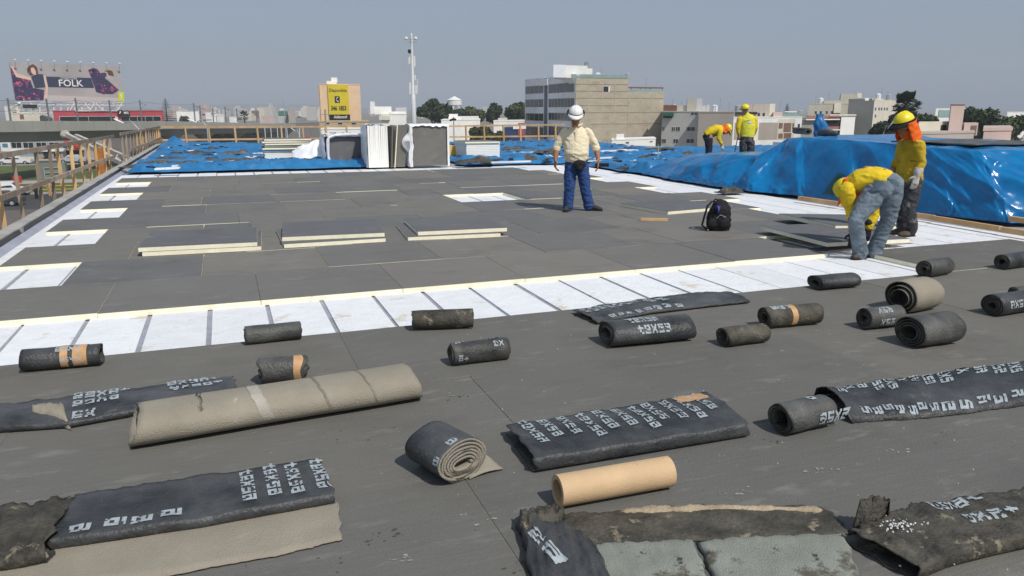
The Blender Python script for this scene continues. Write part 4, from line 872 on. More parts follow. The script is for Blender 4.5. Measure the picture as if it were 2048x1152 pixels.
def shoe(t, heel, toe, mat, w=.045, name='shoe'):
    b = MB(); d = (toe-heel).normalized(); L = (toe-heel).length; up = Vector((0, 0, 1)); sd = d.cross(up).normalized()
    b.tube([heel-d*.01+up*.045, heel+d*.03+up*.05, heel+d*L*.45+up*.045, heel+d*L*.8+up*.034, toe+up*.030], [(.030, .042), (w*.85, .050), (w*.9, .046), (w, .034), (w*.55, .022)], 14, side=sd)
    b.tube([heel+d*.04+up*.05, heel+d*.035+up*.13], [(.042, .05), (.045, .05)], 12, side=sd)
    me = bake(b, name, mat, .007, 2); o = link(name, me, t)
    b = MB(); b.tube([heel-d*.015+up*.008, heel+d*.03+up*.008, heel+d*L*.8+up*.008, toe+d*.008+up*.008], [(.032, .010), (w*.95, .010), (w*1.08, .010), (w*.6, .010)], 12, side=sd); b.build('sole', m_dark, o)
    return o
# ---- man 1: white helmet, cream shirt, blue jeans
def man():
    o = U(1161, 421, 0); f = fr(o); D0 = (o-O).dot(FW); sc = 1520.8/((o-O).dot(FW))
    def q(px, py, y=0): return AD(px, py, D0+y)
    t = thing('person', 'standing person in white helmet, rolled cream shirt and blue jeans, looking down', 'person', o, 0, None)
    lat = RT
    hc = q(1151, 236, -.07); fc = (-FW*.92-Vector((0, 0, .34))+RT*(-.10)); uu = Vector((0, 0, 1))-FW*.30+RT*.02
    shL, shR = q(1127, 267, .01), q(1178, 267, .01); elL, elR = q(1113, 294, .03), q(1192, 295, .03); wrL, wrR = q(1111, 318, -.03), q(1196, 317, -.04)
    hipL, hipR = q(1141, 337), q(1166, 337); knL, knR = q(1139, 378, -.03), q(1170, 376, -.01); anL, anR = q(1136, 411, 0), q(1177, 407, .02)
    b = MB(); r, ff, u = head(b, hc, fc, uu, 1.0)
    limb(b, [q(1152, 262, .02), q(1151, 246, -.01), hc-u*.04], [(.075, .065), (.060, .062), (.058, .064)], lat)
    limb(b, [q(1153, 256, .02), q(1153, 275, .0), q(1153, 300, -.01), q(1153, 330)], [(.12, .08), (.17, .11), (.15, .12), (.14, .11)], lat)
    for (s_, e_, w_) in ((shL, elL, wrL), (shR, elR, wrR)): limb(b, [s_, e_, lerp(e_, w_, .3), w_], [(.055, .055), (.048, .048), (.050, .052), (.033, .037)], lat)
    hand(b, wrL, Vector((0, 0, -1))-RT*.05-FW*.2, -FW+RT*.2, RT, 1.3, .95)
    hand(b, wrR, Vector((0, 0, -1))+RT*.05-FW*.2, -FW-RT*.2, -RT+FW*.2, 1.3, .6)
    for (h_, k_, a_) in ((hipL, knL, anL), (hipR, knR, anR)): limb(b, [h_, k_, a_, a_-Vector((0, 0, .05))], [(.08, .08), (.055, .055), (.04, .04), (.04, .04)], lat)
    me = bake(b, 'body', m_skin, .0075, 1); link('body', me, t); face_bits(t, hc, r, ff, u)
    hel = helmet(t, hc, r, ff, u, m_helw, .045, lift=.083)
    for sg in (-1, 1):
        b = MB(); b.ball(hc+r*.118*sg+u*.075-ff*.03, (.022, .040, .048), 12, ax=(r, ff, u)); b.build('ear_muff', m_black, hel, smooth=True)
    b = MB(); c = hc+u*.10+ff*.128; b.poly([c-r*.013-u*.010, c+r*.013-u*.010, c+u*.016-ff*.006]); b.build('helmet_badge', m_tape, hel)
    # shirt
    b = MB()
    limb(b, [q(1153, 254, .035), q(1153, 258, .015), q(1153, 263, .01), q(1153, 275, .0), q(1153, 292, -.02), q(1153, 306, -.035), q(1153, 316, -.02), q(1153, 321, -.01)],
         [(.080, .072), (.125, .085), (.175, .10), (.20, .125), (.20, .145), (.198, .160), (.190, .148), (.175, .13)], lat, 26)
    for (s_, e_, w_) in ((shL, elL, wrL), (shR, elR, wrR)):
        m_ = lerp(e_, w_, .12); limb(b, [s_+Vector((0, 0, .02))+(q(1153, 267)-s_)*.15, lerp(s_, e_, .5), e_, m_], [(.078, .075), (.070, .072), (.062, .066), (.062, .066)], lat)
        limb(b, [lerp(e_, w_, .05), lerp(e_, w_, .16)], [(.067, .071), (.066, .070)], lat)
    so_ = cloth(t, 'shirt', b, m_shirt, .008, .0075, 3, 4, 12)
    b = MB()
    for sg in (-1, 1): b.grid(lambda a, v: q(1153, 251, -.0)+RT*sg*(.02+.075*a)-FW*(.088-.04*a)+Vector((0, 0, .02+.015*a-.045*v*(1-.5*a))), 5, 3)
    so2 = b.build('collar', m_shirt, so_, smooth=True); solid(so2, .004)
    b = MB(); b.bar(q(1152.5, 258, -.125), q(1152.5, 316, -.178), .030, .004, up=tuple(FW)); b.build('button_placket', m_shirt, so_)
    # jeans
    b = MB()
    limb(b, [q(1153, 317, -.01), q(1153, 326, -.005), q(1153, 336, 0)], [(.172, .132), (.182, .135), (.178, .132)], lat, 24)
    for (h_, k_, a_, g) in ((hipL, knL, anL, 1), (hipR, knR, anR, 1)):
        limb(b, [h_+Vector((0, 0, .05)), h_-Vector((0, 0, .05)), lerp(h_, k_, .5), k_, lerp(k_, a_, .5), a_, a_-Vector((0, 0, .035))], [(.092, .115), (.100, .118), (.098, .106), (.086, .090), (.083, .087), (.084, .09), (.086, .092)], lat, 18)
    cloth(t, 'jeans', b, m_jean, .008, .0075, 8, 4, 14)
    b = MB(); b.grid(lambda a, v: q(1153, 318+v*3.5, -.01)+RT*.178*math.cos(2*math.pi*a)+FW*.139*math.sin(2*math.pi*a), 30, 1); solid(b.build('belt', m_black, t, smooth=True), .004)
    b = MB(); b.ball(q(1159, 329, -.16), (.105, .042, .075), 14, ax=(RT, FW, Vector((0, 0, 1)))); b.ball(q(1160, 337, -.185), (.055, .028, .045), 12, ax=(RT, FW, Vector((0, 0, 1)))); me = bake(b, 'waist_pouch', m_black, .008, 2); link('waist_pouch', me, t)
    h_ = q(1137, 421, .03); h_.z = 0; shoe(t, h_, h_-RT*.07-FW*.22, m_shoe); h_ = q(1178, 417, .05); h_.z = 0; shoe(t, h_, h_+RT*.20-FW*.10, m_shoe)
    b = MB(); c = q(1203, 330, -.08); b.bar(c-RT*.10, c+RT*.115, .03, .055); solo(b, 'black_tool', m_black, 'flat black block held in the hand of the person in the cream shirt', 'tool', c)
    return o
man()
# ---- worker standing right: dirty yellow shirt, yellow helmet, orange flap, glove
def worker_standing():
    o = U(1815, 472, 0); f = fr(o); D0 = (o-O).dot(FW); sc = 1520.8/((o-O).dot(FW))
    def q(px, py, y=0): return AD(px, py, D0+y)
    t = thing('person', 'standing person with orange neck flap and dirty yellow shirt before the blue stack', 'person', o)
    fd = (-RT*.90-FW*.28-Vector((0, 0, .34))).normalized(); bd = (-RT*.86-FW*.35); lat = Vector((-bd.y, bd.x, 0)).normalized()
    hc = q(1810, 253, 0); uu = Vector((0, 0, 1))
    # near arm is the person's left (towards the camera)
    n = -FW*.86+RT*.35                           # towards the camera side
    shN = q(1838, 291, -.13); elN = q(1843, 326, -.15); wrN = q(1835, 346, -.18); shF = q(1806, 291, .20); elF = q(1797, 322, .22); wrF = q(1790, 327, .15)
    hN, hF = q(1826, 372, -.06), q(1812, 372, .10); kN, kF = q(1818, 420, -.08), q(1806, 418, .14); aN, aF = q(1822, 460, -.04), q(1806, 456, .16)
    b = MB(); r, ff, u = head(b, hc, fd, uu)
    limb(b, [q(1822, 283, .02), q(1816, 268, .01), hc-u*.04+ff*(-.01)], [(.07, .07), (.058, .062), (.058, .062)], lat)
    limb(b, [q(1822, 285, .02), q(1822, 320, .02), q(1822, 365, .02)], [(.13, .09), (.13, .09), (.12, .09)], lat)
    for (s_, e_, w_) in ((shN, elN, wrN), (shF, elF, wrF)): limb(b, [s_, e_, w_], [(.045, .045), (.04, .04), (.027, .03)], lat)
    for (h_, k_, a_) in ((hN, kN, aN), (hF, kF, aF)): limb(b, [h_, k_, a_], [(.075, .075), (.05, .05), (.04, .04)], lat)
    hand(b, wrF, Vector((0, 0, -1)), -RT, FW*-1, 1, .4)
    link('body', bake(b, 'body', m_skin, .0075, 1), t); face_bits(t, hc, r, ff, u)
    helmet(t, hc, r, ff, u, m_hely, .075, cap=True); flap_cloth(t, hc, r, ff, u, 2, .25)
    b = MB(); b.grid(lambda a, v: hc+ff*(.085-.03*v)+r*(.09*(2*a-1))-u*(.04+.11*v)-ff*.06*(2*a-1)**2, 10, 6); solid(b.build('face_cloth', m_org, t, smooth=True), .004)
    b = MB()
    limb(b, [q(1820, 276, .02), q(1822, 284, .02), q(1822, 293, .02), q(1820, 315, .02), q(1819, 340, .02), q(1818, 362, .02)], [(.07, .07), (.12, .09), (.16, .112), (.17, .125), (.17, .13), (.17, .14)], lat, 24)
    for (s_, e_, w_) in ((shN, elN, wrN), (shF, elF, wrF)): limb(b, [s_+Vector((0, 0, .01)), lerp(s_, e_, .5), e_, w_], [(.070, .074), (.062, .066), (.055, .058), (.047, .05)], lat)
    cloth(t, 'shirt', b, m_yel2, .008, .009, 5, 4, 12)
    b = MB()
    limb(b, [q(1819, 352, .02), q(1819, 372, .02)], [(.165, .13), (.168, .135)], lat, 20)
    for (h_, k_, a_) in ((hN, kN, aN), (hF, kF, aF)): limb(b, [h_+Vector((0, 0, .05)), lerp(h_, k_, .4), k_, lerp(k_, a_, .5), a_+Vector((0, 0, .0))], [(.10, .115), (.095, .105), (.080, .085), (.082, .086), (.080, .082)], lat, 18)
    cloth(t, 'trousers', b, m_dirty, .009, .011, 11, k=11)
    b = MB(); hand(b, q(1834, 350, -.19), Vector((-.15, 0, -1)), -RT-FW*.3, FW, 1.15, .45); limb(b, [lerp(elN, wrN, .62), wrN, q(1834, 352, -.19)], [(.054, .058), (.05, .052), (.038, .034)], lat)
    link('glove', bake(b, 'glove', m_glov, .0065, 1), t)
    for (a_, y) in ((aN, -.04), (aF, .16)):
        h_ = Vector((a_.x, a_.y, 0)); shoe(t, h_-bd.normalized()*.05, h_+bd.normalized()*.20, m_boot, .05, 'boot')
worker_standing()
# ---- worker bending near: yellow shirt, washed jeans
def worker_bending():
    o = U(1722, 519, -.05); f = fr(o); D0 = (o-O).dot(FW); sc = 1520.8/((o-O).dot(FW))
    def q(px, py, y=0): return AD(px, py, D0+y)
    t = thing('person', 'person bent over in a yellow shirt and washed grey-blue jeans, laying a board', 'person', o)
    lat = (RT*.42+FW*.9).normalized(); lat2 = lat; latp = (RT*.9-FW*.3).normalized()
    pel = q(1768, 372, .0); wst = q(1762, 352, .07); mid = q(1735, 349, .15); che = q(1712, 362, .22); nek = q(1696, 374, .26)
    hc = q(1702, 379, .40); fd = (Vector((0, 0, -1))*.80+FW*.55); uu = (-RT*.85-Vector((0, 0, .05))+FW*.45)
    shL, shR = q(1692, 385, .08), q(1722, 372, .40); elL = q(1703, 420, .14); wrL = q(1707, 464, .14); elR = q(1755, 418, .40); wrR = q(1737, 454, .34)
    hL, hR = q(1752, 384, -.02), q(1782, 380, .0); kL, kR = q(1711, 440, -.10), q(1777, 438, .03); aL, aR = q(1720, 500, .02), q(1749, 499, .10)
    b = MB(); r, ff, u = head(b, hc, fd, uu)
    limb(b, [che, nek, hc-u*.05], [(.09, .07), (.06, .06), (.055, .06)], lat2)
    limb(b, [pel, wst, mid, che], [(.14, .11), (.13, .10), (.13, .10), (.13, .09)], lat)
    for (s_, e_, w_) in ((shL, elL, wrL), (shR, elR, wrR)): limb(b, [s_, e_, w_], [(.045, .045), (.038, .038), (.026, .03)], lat)
    for (h_, k_, a_) in ((hL, kL, aL), (hR, kR, aR)): limb(b, [h_, k_, a_], [(.075, .075), (.05, .05), (.04, .04)], lat)
    link('body', bake(b, 'body', m_skin, .0075, 1), t); face_bits(t, hc, r, ff, u)
    helmet(t, hc, r, ff, u, m_hely, .05); flap_cloth(t, hc, r, ff, u, 5, .15)
    b = MB(); b.grid(lambda a, v: q(1686+10*a-11*v, 352+8*(1-a)+52*v, .20-.04*math.sin(math.pi*a)+.02*nz(a*3, v*4)), 8, 12); solid(b.build('hanging_flap', m_org, t, smooth=True), .004)
    b = MB()
    limb(b, [q(1784, 366, .0), q(1774, 362, .02), q(1756, 357, .07), q(1738, 356, .12), q(1720, 360, .17), q(1704, 370, .22), q(1696, 380, .26)], [(.10, .08), (.150, .118), (.175, .125), (.19, .128), (.20, .125), (.165, .10), (.08, .07)], lat, 24)
    for (s_, e_, w_) in ((shL, elL, wrL), (shR, elR, wrR)): limb(b, [s_+Vector((0, 0, .03)), lerp(s_, e_, .5), e_, w_], [(.092, .092), (.080, .080), (.064, .064), (.047, .047)], lat)
    cloth(t, 'shirt', b, m_yel, .008, .008, 15, 4, 12)
    b = MB()
    b.ball(q(1772, 368, .02), (.180, .15, .14), 24, ax=(latp, Vector((-latp.y, latp.x, 0)), Vector((0, 0, 1)))); b.ball(q(1764, 378, -.05), (.115, .12, .12), 16); b.ball(q(1781, 374, -.02), (.105, .12, .12), 16)
    for (h_, k_, a_) in ((hL, kL, aL), (hR, kR, aR)):
        limb(b, [h_+Vector((0, 0, .04)), lerp(h_, k_, .25), lerp(h_, k_, .6), k_, lerp(k_, a_, .5), a_, a_-Vector((0, 0, .045))], [(.105, .125), (.11, .125), (.095, .105), (.080, .085), (.074, .08), (.076, .085), (.082, .090)], lat, 20)
    jo = cloth(t, 'jeans', b, m_jean2, .008, .0075, 21, 4, 14)
    for (px, py, yy) in ((1758, 371, -.155), (1784, 368, -.13)):
        b = MB(); c = q(px, py, yy); b.grid(lambda a, v: c+RT*(.11*(a-.5))+Vector((0, 0, .10*(v-.5)-.03*abs(a-.5)*(1-v)))-FW*.0+FW*.10*(a-.5)**2, 6, 4); b.build('back_pocket', M('pocket_denim', (.10, .14, .19), .85, .3, 12, .3, 100), jo, smooth=True)
    for (w_, d_) in ((wrL, Vector((0, 0, -1))), (wrR, Vector((-.1, 0, -1)))):
        b = MB(); hand(b, w_, d_, -RT, FW, 1.2, .45); limb(b, [w_+Vector((0, 0, .05)), w_], [(.045, .045), (.038, .036)], lat); link('glove', bake(b, 'glove', m_glob, .0065, 1), t)
    h_ = q(1728, 519, .05); shoe(t, Vector((h_.x, h_.y, -.05)), Vector((h_.x, h_.y, -.05))-RT*.17-FW*.08, m_boot, .05, 'boot')
    h_ = q(1748, 516, .10); shoe(t, Vector((h_.x, h_.y, -.05)), Vector((h_.x, h_.y, -.05))-RT*.15+FW*.04, m_boot, .05, 'boot')
worker_bending()
# ---- far workers
def far_bending():
    o = G(1421, 21.5, 0); f = fr(o); D0 = (o-O).dot(FW); sc = 1520.8/21.5; zf = 218+1.6*sc
    def q(px, py, y=0): return AD(px, py, D0+y)
    t = thing('person', 'distant person bent forward in a yellow sweater and navy trousers, orange flap', 'person', o)
    lat = FW*1.0; b = MB(); hc = q(1452, 260, -.05); r, ff, u = head(b, hc, Vector((0, 0, -.8))+RT*.55, RT*.9+Vector((0, 0, .3)))
    limb(b, [q(1424, 268), q(1436, 262), q(1446, 260), hc-u*.03], [(.12, .10), (.13, .10), (.09, .08), (.055, .06)], lat)
    for y in (-.14, .14):
        limb(b, [q(1420, 274, y*.7), q(1418, 296, y*.8), q(1416, 327, y)], [(.08, .08), (.055, .055), (.04, .04)], lat); limb(b, [q(1440, 264, y*1.3), q(1439, 278, y*1.3), q(1444, 291, y)], [(.045, .045), (.04, .04), (.028, .03)], lat)
    link('body', bake(b, 'body', m_skin, .010, 1), t); helmet(t, hc, r, ff, u, m_hely, .05); flap_cloth(t, hc, r, ff, u, 5, .16)
    b = MB(); limb(b, [q(1411, 270), q(1420, 264), q(1432, 259), q(1442, 259), q(1448, 262)], [(.15, .09), (.17, .13), (.18, .14), (.18, .12), (.08, .07)], lat, 20)
    for y in (-.2, .2): limb(b, [q(1441, 262, y*.9), q(1437, 277, y), q(1443, 288, y*.9)], [(.08, .08), (.062, .062), (.045, .045)], lat)
    cloth(t, 'sweater', b, m_yel, .012, .005, 31)
    b = MB(); limb(b, [q(1413, 268), q(1417, 278)], [(.16, .12), (.17, .13)], lat, 18)
    for y in (-.10, .10): limb(b, [q(1417, 276, y), q(1418, 298, y), q(1415, 321, y*1.2), q(1414, 327, y*1.2)], [(.10, .12), (.085, .095), (.075, .08), (.08, .09)], lat)
    cloth(t, 'trousers', b, m_navy, .012, .006, 33)
    for y in (-.2, .2): b = MB(); hand(b, q(1443, 289, y*.7), Vector((0, 0, -1))+RT*.3, RT, FW, 1.2, .5); link('glove', bake(b, 'glove', m_glov, .008, 1), t)
    for y in (-.12, .12): a = q(1414, zf, y); a.z = 0; shoe(t, a, a+RT*.24, m_shoe, .05, 'boot')
far_bending()
def far_standing():
    o = G(1492, 21.3, 0); f = fr(o); D0 = (o-O).dot(FW); sc = 1520.8/21.3; zf = 218+1.6*sc
    def q(px, py, y=0): return AD(px, py, D0+y)
    t = thing('person', 'distant person seen from behind in a yellow vest, holding a rod', 'person', o)
    lat = RT; b = MB(); hc = q(1490, 222, 0); r, ff, u = head(b, hc, FW*.9-RT*.35, Vector((0, 0, 1)))
    limb(b, [q(1494, 240), q(1491, 230), hc-u*.04], [(.08, .07), (.056, .06), (.055, .06)], lat); limb(b, [q(1494, 238), q(1494, 275)], [(.15, .09), (.13, .09)], lat)
    for sg in (-1, 1):
        limb(b, [q(1494+sg*6, 278), q(1494+sg*7, 304), q(1494+sg*8, 328)], [(.08, .08), (.055, .055), (.04, .04)], lat); limb(b, [q(1494+sg*14, 236), q(1494+sg*17, 256, -.02), q(1494+sg*(13 if sg < 0 else 14), 270, .12)], [(.045, .045), (.04, .04), (.028, .03)], lat)
    hand(b, q(1478, 270, -.02), RT*.2-Vector((0, 0, 1)), RT, FW, 1, .7)
    link('body', bake(b, 'body', m_skin, .010, 1), t); helmet(t, hc, r, ff, u, m_hely, .05)
    b = MB(); limb(b, [q(1493, 228), q(1494, 233), q(1495, 238), q(1496, 252), q(1495, 266), q(1494, 274)], [(.07, .07), (.17, .09), (.225, .12), (.22, .14), (.20, .14), (.195, .14)], lat, 22)
    cloth(t, 'vest', b, m_vest, .012, .006, 41)
    b = MB(); limb(b, [q(1480, 238), q(1476, 254, -.02), q(1477, 268, .0)], [(.085, .085), (.07, .07), (.05, .05)], lat); limb(b, [q(1509, 238), q(1511, 256, 0), q(1508, 268, .1)], [(.085, .085), (.07, .07), (.05, .05)], lat)
    cloth(t, 'sleeves', b, m_yel, .012, .005, 43)
    b = MB(); limb(b, [q(1494, 271), q(1494, 284)], [(.18, .135), (.185, .14)], lat, 18)
    for sg in (-1, 1): limb(b, [q(1494+sg*7, 282), q(1494+sg*8, 305), q(1494+sg*9, 328)], [(.115, .12), (.095, .10), (.085, .09)], lat)
    cloth(t, 'trousers', b, m_dirty, .012, .009, 45, k=10)
    b = MB(); b.bar(q(1490, 240.5, -.136), q(1501, 239.5, -.136), .004, .010, up=tuple(FW)); b.bar(q(1497, 245, -.143), q(1504, 244.5, -.143), .004, .05, up=(0, 0, 1)); b.build('back_print', m_white, t)
    for sg in (-1, 1): a = q(1494+sg*9, zf); a.z = 0; shoe(t, a, a+FW*.24, m_shoe, .05, 'boot')
    b = MB(); b.tube([q(1477, 268, -.06), q(1469, 306, -.3)], .013, 8); solo(b, 'metal_rod', m_dark, 'dark rod held by the distant person in the yellow vest', 'rod', q(1477, 268))
far_standing()
# ------------------------------------------------------------------ backpack
def backpack():
    o = U(1432, 462, 0); f = fr(o); D0 = (o-O).dot(FW); sc = 1520.8/((o-O).dot(FW))
    def q(px, py, y=0): return AD(px, py, D0+y)
    t = thing('backpack', 'black backpack standing upright on the grey boards with a blue lining showing', 'backpack', o)
    b = MB(); b.tube([q(1437, 461, .05), q(1437, 452, .05), q(1438, 435, .05), q(1440, 418, .07), q(1437, 408, .08), q(1433, 402, .08)], [(.14, .10), (.165, .125), (.165, .12), (.145, .11), (.11, .09), (.05, .05)], 22, side=RT)
    b.ball(q(1446, 446, -.05), (.085, .05, .08), 14, ax=(RT, FW, Vector((0, 0, 1)))); b.ball(q(1424, 448, -.03), (.07, .06, .075), 12, ax=(RT, FW, Vector((0, 0, 1)))); b.ball(q(1441, 425, -.02), (.10, .06, .10), 12, ax=(RT, FW, Vector((0, 0, 1))))
    me = bake(b, 'bag', m_black, .008, 2, shirtdisp(.008, 2, 12)); link('bag', me, t)
    for k, off in enumerate((0, .09)):
        b = MB(); b.tube([q(1424, 403, off), q(1415, 412, off-.02), q(1409, 432, off-.02), q(1404, 450, off), q(1413, 458, off)], [(.012, .030)]*5, 8, side=tuple(RT)); b.build('shoulder_strap', m_black, t, smooth=True)
    b = MB(); b.tube([q(1426, 404, .05), q(1431, 398, .05), q(1438, 400, .05), q(1440, 407, .05)], [.010]*4, 8); b.build('grab_handle', m_black, t, smooth=True)
    b = MB(); a = [q(1434.5, 411, -.065), q(1441, 412, -.07), q(1437, 424, -.11)]; b.poly([a[0], a[2], a[1]]); b.poly([x-FW*.006 for x in a]); b.build('blue_lining', M('royal_blue', (.02, .03, .35), .6, .1, 20), t)
    for px, py in ((1416, 461), (1449, 436), (1462, 413)):
        b = MB(); b.ball(q(px, py-1, -.09 if px < 1460 else .04), .010, 8); b.build('buckle', m_steel, t, smooth=True)
    b = MB(); b.tube([q(1452, 434, -.10), q(1440, 430, -.14), q(1433, 437, -.12)], .004, 6); b.build('zip', m_steel, t)
backpack()
# ------------------------------------------------------------------ town
def W(name, c, **k): return M(name, c, .85, .10, .35, **k)
m_grn = M('green_glass', (.25, .36, .34), .15, .15, .3, spec=.6)
m_wfr = M('window_frame', (.62, .62, .60), .6, .05, 1)
m_roofd = M('roof_slab', (.33, .31, .28), .9, .2, .4)
class Bld:
    """A, B: plan ends of the front face (picture column, distance); ytop: roof line at A; goes back depth metres"""
    def __init__(s, name, label, cat, A, B, ytop, depth, mat, z0=-8, group=None, roof=None, skew=True):
        s.A = G(*A); s.B = G(*B); s.t = thing(name, label, cat, (s.A.x, s.A.y, z0), 0, group); d = (s.B-s.A); s.w = d.length; s.d = d.normalized()
        s.n = Vector((-s.d.y, s.d.x, 0)); s.n = s.n if s.n.dot(FW) > 0 else -s.n; s.n = s.n if not skew else ((s.A if A[0] > 1024 else s.B).normalized()); s.z1 = AD(A[0], ytop, A[1]).z; s.z0 = z0; s.dep = depth; s.mat = mat
        s.blk('wall', 0, s.w, 0, depth, z0, s.z1, mat)
        s.blk('roof', -.08, s.w+.08, -.08, depth+.08, s.z1, s.z1+.18, roof or mat)
    def pt(s, u, v, z): p = s.A+s.d*u+s.n*v; return Vector((p.x, p.y, z))
    def blk(s, name, u0, u1, v0, v1, z0, z1, mat, parent=None):
        b = MB(); b.hexa([s.pt(u0, v0, z0), s.pt(u1, v0, z0), s.pt(u1, v1, z0), s.pt(u0, v1, z0), s.pt(u0, v0, z1), s.pt(u1, v0, z1), s.pt(u1, v1, z1), s.pt(u0, v1, z1)]); return b.build(name, mat, parent or s.t)
    def uv(s, px, py, v=0):
        a = s.A+s.n*v; p = AP(px, py, a, a+s.d); return ((p-a).dot(s.d), p.z)
    def pblk(s, name, px0, px1, y0, y1, v0, v1, mat, parent=None):   # block by its picture outline on the plane v0
        u0, za = s.uv(px0, y0, v0); u1, _ = s.uv(px1, y0, v0); _, zb = s.uv((px0+px1)/2, y1, v0); _, za = s.uv((px0+px1)/2, y0, v0); return s.blk(name, u0, u1, v0, v1, zb, za, mat, parent)
    def win(s, px0, px1, y0, y1, bars=1, glass=None, fr=None, name='window'):
        u0, _ = s.uv(px0, y0); u1, _ = s.uv(px1, y0); _, za = s.uv((px0+px1)/2, y0); _, zb = s.uv((px0+px1)/2, y1); s.winm(u0, u1, zb, za, bars, glass, fr, name)
    def winm(s, u0, u1, z0, z1, bars=1, glass=None, fr=None, name='window'):
        b = MB(); t = .07; e = -.05
        def bx(a0, a1, c0, c1): b.hexa([s.pt(a0, e, c0), s.pt(a1, e, c0), s.pt(a1, -.003, c0), s.pt(a0, -.003, c0), s.pt(a0, e, c1), s.pt(a1, e, c1), s.pt(a1, -.003, c1), s.pt(a0, -.003, c1)])
        bx(u0-t, u0, z0-t, z1+t); bx(u1, u1+t, z0-t, z1+t); bx(u0, u1, z1, z1+t); bx(u0, u1, z0-t, z0)
        for k in range(bars): c = u0+(u1-u0)*(k+1)/(bars+1); bx(c-.03, c+.03, z0, z1)
        w = b.build(name, fr or m_wfr, s.t); s.blk('pane', u0, u1, -.02, -.004, z0, z1, glass or m_glass, w)
    def sidewall(s, right, mat):                 # different colour on one flank
        u = s.w+.004 if right else -.004; b = MB(); q = [s.pt(u, 0, s.z0), s.pt(u, s.dep, s.z0), s.pt(u, s.dep, s.z1-.01), s.pt(u, 0, s.z1-.01)]
        if not right: q.reverse()
        b.poly(q); return b.build('side_wall', mat, s.t)
w_cream = W('cream_render', (.64, .60, .50)); w_white = W('white_render', (.78, .78, .75)); w_grey = W('grey_render', (.50, .495, .46)); w_taupe = W('taupe_render', (.40, .355, .31)); w_pink = W('pink_render', (.52, .40, .36))
w_brick = M('grey_brick', (.43, .38, .295), .9, .14, .5, 0, spots=[(2.5, .62, (.33, .28, .215)), (.35, .56, (.37, .31, .235))], st=(1, 1, 2.5)); w_red = W('red_panel', (.42, .07, .085)); w_peach = W('peach_render', (.72, .52, .34)); w_redb = W('brick_red', (.24, .10, .07))
w_shade = W('blue_white_shade', (.74, .77, .81))  # white with the bluish tint of shade put into its colour
# --- tall block with a bare brick flank
L1 = Bld('apartment_block', 'tall block with white and glass bands and a bare brick flank behind the standing man', 'apartment block', (1151, 152), (1327, 159), 152, 16, w_brick, roof=w_brick)
L1.z1 = L1.z1
m_joint = M('mortar_joint', (.24, .205, .155), .95, .2, 2)
for (x, ya, yb) in ((1178, 158, 226), (1205, 168, 226), (1231, 158, 226), (1258, 190, 300), (1282, 190, 226), (1304, 190, 226), (1218, 228, 300), (1290, 228, 290), (1178, 228, 300)):
    u, za = L1.uv(x, ya); _, zb = L1.uv(x, yb); L1.blk('brick_pier', u-.12, u+.12, -.05, -.002, zb, za, w_brick)
for (x0, x1, y) in ((1152, 1256, 168), (1152, 1256, 182), (1152, 1326, 196), (1152, 1326, 225), (1180, 1326, 248), (1205, 1326, 281), (1152, 1256, 211)):
    u0, z = L1.uv(x0, y); u1, _ = L1.uv(x1, y); L1.blk('floor_joint', u0, u1, -.012, -.001, z-.10, z+.04, m_joint)
L1.win(1207, 1217, 173, 184, 0); L1.pblk('window_reveal', 1217, 1220, 173, 184, -.03, -.002, m_white)
# the brick flank steps down on the right: cover the step by building the higher part as its own slab
L1t = L1
for o_ in [c for c in L1.t.children if c.name.startswith(('wall', 'roof'))]: bpy.data.objects.remove(o_)
uS, _ = L1.uv(1257, 170); uE = L1.w; _, zH = L1.uv(1200, 157); _, zL = L1.uv(1300, 184)
L1.blk('wall', 0, uS, 0, 16, -8, zH, w_brick); L1.blk('wall', uS+.002, uE, 0, 14, -8, zL, w_brick); L1.blk('roof', .0, uS, .1, 15.9, zH, zH+.1, m_roofd)
b = MB()
def rail_glass(s, px0, px1, y0, y1, name='glass_balustrade'):
    s.pblk(name, px0, px1, y0, y1, .02, .06, m_grn)
rail_glass(L1, 1142, 1255, 149, 156); rail_glass(L1, 1258, 1326, 179, 186)
L1.pblk('pergola', 1257, 1327, 174, 176, .1, 3, w_redb)
for x in (1262, 1280, 1300, 1325): L1.pblk('pergola_post', x, x+1.2, 176, 186, .3, .5, w_redb)
L1.pblk('penthouse', 1133, 1175, 131, 156, 2, 9, w_white); L1.pblk('penthouse', 1107, 1133, 129.5, 155, 1.5, 9, w_shade); L1.pblk('penthouse_ledge', 1172, 1185, 137, 150, 2.5, 8, w_white)
u, z = L1.uv(1173, 134, 4); b = MB(); p = L1.pt(u, 4, z); _, z2 = L1.uv(1173, 123, 4); b.tube([p, Vector((p.x, p.y, z2-.15)), Vector((p.x, p.y, z2))], [.42, .42, .2], 14); b.build('water_tank', M('tank_grey', (.22, .26, .27), .5), L1.t)
# the glazed left front, receding to the left
L2 = Bld('apartment_front', 'glass and white banded front of the tall block, left of its brick flank', 'building front', (1095, 168), (1150.6, 152.1), 157, .7, w_shade, skew=False)
for (a, b_, bars) in ((167, 185, 2), (197, 214, 7), (226, 241, 7), (254, 274, 6)): L2.win(1097.5, 1149, a, b_, bars)
L2.pblk('white_corner', 1138, 1150, 154, 167, -.04, -.002, w_white); L2.pblk('white_corner', 1138, 1150, 186, 196.5, -.04, -.002, w_white)
L3 = Bld('apartment_front', 'narrower left wing of the banded glass front, set back', 'building front', (1050, 184), (1088, 172), 161, 6, w_shade, skew=False)
for (a, b_, bars) in ((172, 187, 3), (199, 214, 3), (227, 241, 3), (254, 274, 3)): L3.win(1051.5, 1087, a, b_, bars)
L4 = Bld('stair_core', 'dark narrow strip between the two banded glass fronts', 'building front', (1088.2, 172), (1094.8, 170), 158, 4, W('slate_panel', (.12, .14, .17)), skew=False)
